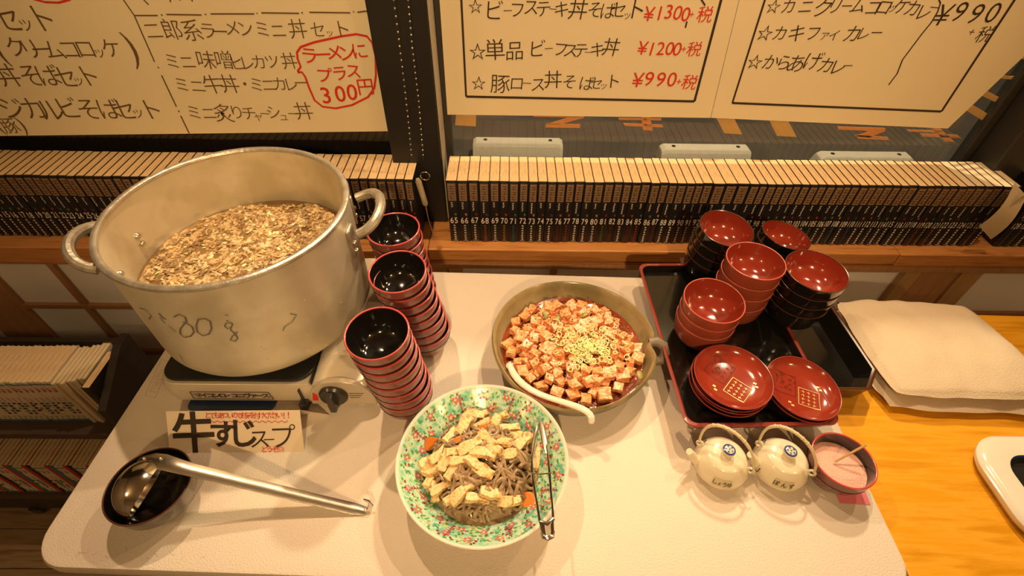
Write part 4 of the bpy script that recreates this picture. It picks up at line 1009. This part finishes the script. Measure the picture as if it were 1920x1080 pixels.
o_c = tag(mb.build('wood_ear_bits', MT['wood_ear'], None, loc=(PX, PY_, 0)), 'dark wood ear mushroom shreds mixed in the noodle salad', 'mushroom', kind='stuff')
# tongs
tg = thing('serving_tongs', 'thin steel wire-framed tongs resting on right side of painted plate', 'tongs', (.10, .12, .08)); o = Vector((.10, .12, .08))
def T_(u, v, z): return onz(u, v, z)-o
e = T_(1028, 1003, .085)
armL = [T_(1017, 998, .084), T_(1012, 975, .086), T_(1005, 935, .088), T_(999, 895, .088), T_(997, 860, .086), T_(1004, 820, .082), T_(1012, 795, .078)]
armR = [T_(1037, 996, .084), T_(1037, 965, .086), T_(1033, 920, .088), T_(1030, 880, .088), T_(1027, 850, .086), T_(1020, 818, .082), T_(1014, 795, .078)]
MB().tube(armL, .0017, 8).build('tong_arm', MT['steel'], tg)
MB().tube(armR, .0017, 8).build('tong_arm', MT['steel'], tg)
mb = MB(); mb.tube([armL[0], T_(1019, 1006, .083), T_(1028, 1009, .083), T_(1036, 1005, .083), armR[0]], .0030, 8); mb.tube([T_(1013, 978, .086), T_(1026, 982, .088), T_(1038, 972, .086)], .0028, 8, flat=((0, 0, 1), .5)); mb.tube([T_(1021, 1003, .084), T_(1018, 980, .086)], .0022, 8); mb.tube([T_(1035, 1003, .084), T_(1036, 975, .086)], .0022, 8); mb.build('spring_end', MT['steel'], tg)
MB().tube([T_(995, 888, .0895), T_(1012, 889, .091), T_(1034, 887, .0895)], .0011, 8).build('locking_ring', MT['steel'], tg)
MB().tube([T_(1013, 790, .078), T_(1016, 800, .08), T_(1022, 830, .084), T_(1024, 850, .086)], [.002, .0045, .0045, .002], 10, flat=((0, 0, 1), .3)).build('serrated_tip', MT['steel2'], tg)
MB().tube([T_(1006, 800, .075), T_(1002, 830, .079), T_(998, 860, .082)], [.002, .004, .002], 10, flat=((0, 0, 1), .3)).build('serrated_tip', MT['steel2'], tg)

# ================================================================== TRAYS
def tray(name, label, outline, z0, h, floor_m, rim_m, flare, rim_t):
    t = thing(name, label, 'tray', (outline[0][0], outline[0][1], z0)); ox, oy = outline[0]
    n = len(outline); cx = sum(p[0] for p in outline)/n; cy = sum(p[1] for p in outline)/n
    hx = max(p[0] for p in outline)-cx; hy = max(p[1] for p in outline)-cy
    def off(d): return [(cx+(x-cx)*(1-d/hx)-ox, cy+(y-cy)*(1-d/hy)-oy) for x, y in outline]
    def loft(levels, name, m, cap0=False, cap1=False):
        vs = []
        for d, z in levels: vs += [(x, y, z) for x, y in off(d)]
        fs = [(k*n+i, k*n+(i+1) % n, (k+1)*n+(i+1) % n, (k+1)*n+i) for k in range(len(levels)-1) for i in range(n)]
        if cap0: fs.append(tuple(range(n)))
        if cap1: fs.append(tuple(range((len(levels)-1)*n, len(levels)*n)))
        return MB().add(vs, fs).build(name, m, t)
    loft([(flare, 0), (0, h)], 'outer_wall', rim_m, cap0=True)
    loft([(flare+rim_t, .0035), (rim_t, h)], 'tray_floor', floor_m, cap0=True)
    loft([(-.0012, h-.002), (-.0012, h+.0008), (rim_t*.5, h+.0018), (rim_t+.0004, h+.0005), (rim_t+.0004, h-.003)], 'tray_rim', rim_m if name != 'lacquer_tray' else MT['tray_rim'])
    return t
def rot_poly(pts, c, a): return [(c[0]+(x-c[0])*cos(a)-(y-c[1])*sin(a), c[1]+(x-c[0])*sin(a)+(y-c[1])*cos(a)) for x, y in pts]
big = tray('deep_tray', 'deep dark brown tray with cut corners under the flat bowl tray', [(.425, .62), (.425, .32), (.455, .285), (.672, .285), (.704, .325), (.694, .55), (.66, .62)], .0005, .040, MT['lacq_black'], MT['tray2'], .012, .005)
o1 = rot_poly(rrect(.331, .577, .201, .577, .018, 6), (.331, .201), .022)
small = tray('lacquer_tray', 'flat black lacquer tray with maroon rim carrying red bowls and dishes', o1, .043, .018, MT['lacq_black'], MT['tray_rim'], .006, .0045)

# ================================================================== BOWLS
bowl_mesh = {}
def bowl(loc, r, kind, label, group, tilt=(0, 0)):
    t = thing('soup_bowl', label, 'bowl', loc, 0, group); t.rotation_euler = (tilt[0], tilt[1], 0); t.scale = (r/.052,)*2+(1,)
    if kind not in bowl_mesh:
        outm = MT['lacq_red2'] if kind == 'red' else MT['lacq_black']; rimm = MT['lacq_rim'] if kind == 'red' else MT['tray2']
        bowl_mesh[kind] = [('bowl_outside', MB().lathe([(0, .003), (.028, .003), (.0285, 0), (.033, 0), (.0335, .004), (.0435, .010), (.0480, .018), (.0497, .027), (.0505, .033), (.0520, .040), (.0524, .0535)], 56).mesh('bowl_outside', outm)),
                           ('bowl_inside', MB().lathe([(0, .008), (.02, .009), (.036, .015), (.046, .027), (.0492, .036), (.0505, .0535)], 56).mesh('bowl_inside', MT['lacq_red'])),
                           ('bowl_rim', MB().lathe([(.05135+.0010*cos(q), .0535+.0009*sin(q)) for q in [2*pi*i/8 for i in range(8)]], 56, close=True).mesh('bowl_rim', rimm))]
    for n_, me in bowl_mesh[kind]: put(n_, me, t)
def stack(kind, n, top, r, base_shift, where, tilt=(0, 0), pitch=.0235):
    nm = {2: ['lower', 'upper'], 3: ['bottom', 'middle', 'topmost'], 4: ['bottom', 'second from bottom', 'third from bottom', 'topmost'], 5: ['bottom', 'second from bottom', 'middle', 'fourth from bottom', 'topmost']}[n]
    for i in range(n):
        k = i/(n-1)
        bowl((top[0]+base_shift[0]*(1-k), top[1]+base_shift[1]*(1-k), .0470+i*pitch), r, kind, '%s lacquer bowl, %s of %s' % ('red' if kind == 'red' else 'black', nm[i], where), where, tilt)
stack('red', 3, (.4035, .3945), .0512, (.0, .0024), 'the front left bowl stack on the tray', (.05, 0))
stack('red', 4, (.4855, .457), .0502, (-.002, .0), 'the central red bowl stack on the tray', pitch=.0268)
stack('black', 4, (.5915, .446), .0525, (-.002, .0035), 'the black bowl stack at the right', (.05, 0))
stack('black', 4, (.466, .566), .0510, (-.0035, .0063), 'the rear left black bowl stack', (.09, .05))
stack('black', 3, (.598, .582), .0480, (-.0053, .0), 'the rear right black bowl stack', (-.02, .14), .019)

# ================================================================== DISHES
dm = {}
def dish(loc, r, top, label, group, tilt=(0, 0), ang=0):
    t = thing('small_dish', label, 'dish', loc, 0, group); t.rotation_euler = (tilt[0], tilt[1], 0); t.scale = (r/.062,)*2+(1,)
    if not dm:
        dm['o'] = MB().lathe([(0, .002), (.030, .002), (.031, 0), (.034, 0), (.036, .004), (.05, .008), (.058, .015), (.062, .023)], 56).mesh('dish_outside', MT['cup_body'])
        dm['i'] = MB().lathe([(0, .006), (.034, .0065), (.05, .011), (.057, .017), (.0608, .023)], 56).mesh('dish_inside', MT['lacq_red'])
        dm['r'] = MB().lathe([(.0614+.001*cos(q), .023+.0008*sin(q)) for q in [2*pi*i/8 for i in range(8)]], 56, close=True).mesh('dish_rim', MT['tray_rim'])
    put('dish_outside', dm['o'], t); put('dish_inside', dm['i'], t); put('dish_rim', dm['r'], t)
    if top:
        mb = MB(); ca = Matrix.Rotation(ang, 3, 'Z')
        def P_(x, y):
            q = ca @ Vector((x*1.22, y*1.22, 0)); rr_ = q.length; z = .0065 if rr_ < .034 else .0065+(rr_-.034)/.016*.0045 if rr_ < .05 else .011+(rr_-.05)/.007*.006
            return Vector((q.x, q.y, z+.0008))
        sq = [(.0, -.020), (.028, -.020), (.028, .008), (.0, .008)]
        for a, b in zip(sq, sq[1:]+sq[:1]): mb.ribbon([P_(a[0]+(b[0]-a[0])*k/4, a[1]+(b[1]-a[1])*k/4) for k in range(5)], .0010, Z, 0)
        r_ = random.Random(2)
        for cx in (.006, .0135, .021):
            for j in range(4):
                cy = .003-j*.0062
                mb.ribbon([P_(cx-.0022, cy), P_(cx+.0022, cy)], .0009, Z, 0); mb.ribbon([P_(cx+r_.uniform(-.001, .001), cy-.0022), P_(cx, cy+.002)], .0009, Z, 0)
        for x, y in ((-.012, -.022), (-.008, -.026), (.030, .014), (.026, .018)):
            mb.ribbon([P_(x-.002, y), P_(x+.002, y)], .003, Z, 0)
        put('gold_print', mb.mesh('gold_print', MT['gold'], smooth=False), t)
        mb = MB(); sq = [(-.034, -.010), (-.004, -.010), (-.004, .024), (-.034, .024)]
        for a, b in zip(sq, sq[1:]+sq[:1]): mb.ribbon([P_(a[0]+(b[0]-a[0])*k/4, a[1]+(b[1]-a[1])*k/4) for k in range(5)], .0008, Z)
        for i in range(26):
            x, y = r_.uniform(-.032, -.007), r_.uniform(-.008, .021); q = r_.random()*3
            mb.ribbon([P_(x, y), P_(x+.003*cos(q), y+.003*sin(q)), P_(x+.004*cos(q+.8), y+.004*sin(q+.8))], .0008, Z)
        put('dark_print', mb.mesh('dark_print', MT['tray2'], smooth=False), t)
nm = ['bottom', 'second from bottom', 'third from bottom', 'topmost']
for i in range(4): dish((.4165+(.001 if i % 2 else -.0015), .2755, .0472+i*.0075), .0622, i == 3, 'red lacquer dish with gold print, topmost of left dish stack' if i == 3 else 'red lacquer dish, %s of the left dish stack' % nm[i], 'left stack of red dishes', (.03, 0), -.75)
for i in range(2): dish((.532, .2655, .0472+i*.0078), .0595, i == 1, 'red lacquer dish with gold print, upper of right dish pair' if i else 'red lacquer dish, lower of the right dish pair', 'right pair of red dishes', (.07, .06), -.35)

# ================================================================== TEAPOTS
def teapot(c, word, label, yaw):
    t = thing('sauce_pot', label, 'teapot', (c[0], c[1], 0))
    MB().lathe([(0, .002), (.020, .002), (.021, 0), (.025, 0), (.027, .003), (.037, .009), (.0415, .018), (.0405, .028), (.036, .039), (.031, .046), (.029, .048)], 56).build('pot_body', MT['teapot'], t)
    ld_ = MB().lathe([(0, .0535), (.015, .0530), (.024, .0515), (.0285, .0490), (.0295, .0478), (.0285, .0465), (0, .0465)], 48).build('lid', MT['teapot'], t)
    kb = MB().lathe([(0, .0530), (.006, .0535), (.0065, .058), (.0100, .0615), (.0098, .0645), (.006, .066), (0, .0662)], 28).build('lid_knob', MT['teapot'], ld_)
    mb = MB()
    mb.lathe([(.0099, .0636), (.0092, .0652), (.0072, .0662)], 24)
    for j in range(5):
        q = 2*pi*j/5+.4; M_ = Matrix.Translation((.0048*cos(q), .0048*sin(q), .0668)); mb.lathe([(0, 0), (.0017, -.0001)], 8, 0, M_)
    mb.disc(.0014, .0668, 8)
    mb.build('blue_flower', MT['blue'], ld_)
    sa = yaw+pi*.98
    d = Vector((cos(sa), sin(sa), 0))
    MB().tube([d*.034+Z*.024, d*.043+Z*.032, d*.050+Z*.043, d*.056+Z*.052], [.010, .0075, .006, .0052], 14).build('spout', MT['teapot'], t)
    s = Vector((.83, -.56, 0)) if yaw == 0 else Vector((.80, -.60, 0)); bk = Vector((-.35, .6, 0)).normalized()
    lug = []
    for k in (-1, 1):
        p = s*(k*.035)+Z*.040
        mb = MB(); mb.tube([p+s*(k*.004)+Vector((0, 0, .006*sin(q)+.003))+s*(k*.0045*cos(q)) for q in [2*pi*i/12 for i in range(12)]], .0018, 8, closed=True); mb.build('lug', MT['teapot'], t)
    P = []
    for i in range(17):
        q = pi*i/16; P.append(s*(-.041*cos(q))+Z*(.046+.055*sin(q)**.8)+bk*(.016*sin(q)))
    hd = MB().tube(P, [.0026 if 3 < i < 13 else .0020 for i in range(17)], 10).build('cane_handle', MT['cane'], t)
    for i in (5, 6, 7, 8, 9, 10, 11):
        MB().lathe([(.0028, -.001), (.0033, 0), (.0028, .001)], 12, 0, Matrix.Translation(P[i]) @ (P[i+1]-P[i-1]).to_track_quat('Z', 'Y').to_matrix().to_4x4()).build('cane_binding', MT['cane'], hd)
    for k in (0, -1):
        MB().tube([P[k]+Vector((-.003, 0, -.003)), P[k]+Vector((.001, .001, .001)), P[k]+Vector((.006, -.002, 0)), P[k]+Vector((.011, .002, .002))], .0009, 6).build('wire_clip', MT['knob'], hd)
    # paper label on the front
    mb = MB(); LA = -.30
    def Q(a, z): return Vector((R_*sin(a), -R_*cos(a), z))
    def Rz(z):
        pf = [(.009, .037), (.018, .0415), (.028, .0405), (.039, .036), (.046, .031)]
        for (z0, r0), (z1, r1) in zip(pf, pf[1:]):
            if z <= z1: return r0+(r1-r0)*(z-z0)/(z1-z0)+.0005
        return .031
    gx = []
    for i in range(7):
        a = -.36+.72*i/6+LA
        for z in (.0235, .031, .0385): r_ = Rz(z); gx.append(Vector((r_*sin(a), -r_*cos(a), z)))
    fs = [(i*3+j, (i+1)*3+j, (i+1)*3+j+1, i*3+j+1) for i in range(6) for j in range(2)]
    lb_ = mb.add(gx, fs).build('paper_label', mat('label_paper', (.62, .54, .36), .5), t)
    mb = MB()
    for i, ch in enumerate(word):
        a = -.27+.54*i/(len(word)-1)+LA; tmp = MB(); put_glyph(tmp, ch, Vector((0, 0, 0)), X, Z, .0082 if ch not in 'ょ' else .0062, bold=.01)
        for f_ in tmp.f: pass
        b = len(mb.v)
        for v in tmp.v:
            aa = a+v.x/.041; z = .0315+v.z; r_ = Rz(z)+.0005; mb.v.append(Vector((r_*sin(aa), -r_*cos(aa), z)))
        mb.f += [tuple(b+i_ for i_ in f_) for f_ in tmp.f]; mb.m += tmp.m
    mb.build('label_lettering', MT['ink'], lb_, smooth=False)
    t.rotation_euler = (0, 0, 0)
    return t
teapot((.3845, .1600), 'しょうゆ', 'left small cream sauce teapot with blue-flowered knob', 0)
teapot((.4765, .1585), 'ぽんず', 'right small cream sauce teapot, between its twin and the salt cup', .05)
# salt cup
sc = thing('salt_cup', 'red-rimmed cup of pink salt with a thin wooden stick, beside teapots', 'cup', (.5575, .1500, .001)); cup_parts(sc, .0455)
s_o = MB(); vs = [(0, 0, 0)]; fs = []
for i in range(1, 9):
    for k in range(32):
        r = .0425*i/8; a = 2*pi*k/32; x, y = r*cos(a), r*sin(a); vs.append((x, y, .0015*NZ.noise(Vector((x*90, y*90, 1)))*(1-i/8*.6)-.08*max(0, y)*.3-.05*max(0, x)*.3))
for k in range(32): fs.append((0, 1+k, 1+(k+1) % 32))
for i in range(7):
    for k in range(32): a = 1+i*32+k; b = 1+i*32+(k+1) % 32; fs.append((a, a+32, b+32, b))
so = s_o.add(vs, fs).build('pink_salt', MT['sugar'], None, loc=(.5575, .1500, .034)); tag(so, 'pink seasoning salt filling the red-rimmed cup', 'salt', kind='stuff'); so.scale = (.97, .97, 1)
a, b = onz(1565, 866, .038), onz(1624, 834, .070)
k_ = MB().tube([a-a, (b-a)*.9, b-a], [.0016, .0019, .0019], 8).build('wooden_stick', MT['stick'], None, loc=a); tag(k_, 'thin wooden stick standing in the pink salt cup', 'stick')
pk = MB().prism([(p_.x, p_.y) for p_ in (onz(1568, 928, 0), onz(1575, 944, 0), onz(1632, 947, 0), onz(1618, 912, 0))], .0004, .0010).build('pink_paper', MT['pinkpaper'], None, smooth=False); tag(pk, 'small pink paper tag taped to table under salt cup', 'paper')

# ================================================================== CUSHION
cu = thing('cushion', 'flat cream cloth cushion on the wooden table behind the deep tray', 'cushion', (.9, .42, ZW))
def csheet(name, corners, z0, z1, N=34, seed=1, puff=1.):
    C_ = [Vector(c) for c in corners]; vs = []; fs = []
    for top in (1, 0):
        for j in range(N+1):
            for i in range(N+1):
                u, v = i/N, j/N; uu_, vv_ = u, v
                a_, b_ = 2*u-1, 2*v-1; k_ = 1-.07*(abs(a_*b_))**3
                u2, v2 = (a_*k_+1)/2, (b_*k_+1)/2
                p = C_[0].lerp(C_[1], u2).lerp(C_[3].lerp(C_[2], u2), v2)
                e = min(1, 9*min(u, 1-u, v, 1-v)+.0)**.5*1.0; e2 = (16*u*(1-u)*v*(1-v))**.32
                wv = .0065*NZ.noise(Vector((p.x*11+seed, p.y*13, 0)))+.003*NZ.noise(Vector((p.x*34, p.y*22, seed)))
                h = (z1-z0)*e2*puff
                z = (z0+z1)/2 + (h/2+wv*e if top else -h/2)
                if not top: z = max(z0, z)
                edge = .006*NZ.noise(Vector((u*6, v*6, seed)))
                vs.append((p.x-.9+edge, p.y-.42+edge, z-ZW))
    K = (N+1)**2
    for j in range(N):
        for i in range(N):
            a = j*(N+1)+i; fs.append((a, a+1, a+N+2, a+N+1)); fs.append((K+a, K+a+N+1, K+a+N+2, K+a+1))
    bd = [i for i in range(N+1)]+[j*(N+1)+N for j in range(1, N+1)]+[N*(N+1)+i for i in range(N-1, -1, -1)]+[j*(N+1) for j in range(N-1, 0, -1)]
    for a, b in zip(bd, bd[1:]+bd[:1]): fs.append((a, K+a, K+b, b))
    return MB().add(vs, fs).build(name, MT['cloth'], cu, angle=80)
csheet('lower_layer', [(.712, .268, 0), (1.05, .260, 0), (1.02, .508, 0), (.712, .51, 0)], ZW+.0005, ZW+.028, seed=3, puff=.95)
csheet('upper_layer', [(.718, .280, 0), (1.02, .272, 0), (.985, .500, 0), (.714, .512, 0)], ZW+.020, ZW+.060, seed=8)
# ================================================================== WHITE DISH at right
wd = thing('square_dish', 'thick white rounded dish with blue-edged dark well at right frame edge', 'dish', (.90, .125, ZW))
def rr_loft(levels, name, m, cap=False):
    vs = []; n = 0
    for d, z in levels:
        o_ = rrect(-.094+d, .094-d, -.094+d, .094-d, max(.004, .062-d*.75), 10); n = len(o_); vs += [(x, y, z) for x, y in o_]
    fs = [(k*n+i, k*n+(i+1) % n, (k+1)*n+(i+1) % n, (k+1)*n+i) for k in range(len(levels)-1) for i in range(n)]
    if cap: fs.append(tuple(range((len(levels)-1)*n, len(levels)*n)))
    return MB().add(vs, fs).build(name, m, wd)
rr_loft([(.012, 0), (.006, .003), (.001, .012), (.001, .018), (.006, .0235), (.014, .0255), (.036, .0262), (.0385, .0258)], 'dish_body', MT['china'])
rr_loft([(.0385, .0258), (.0405, .0225)], 'blue_edge', MT['blue'])
rr_loft([(.0405, .0225), (.046, .012), (.05, .010)], 'dark_well', MT['stovetop'], True)
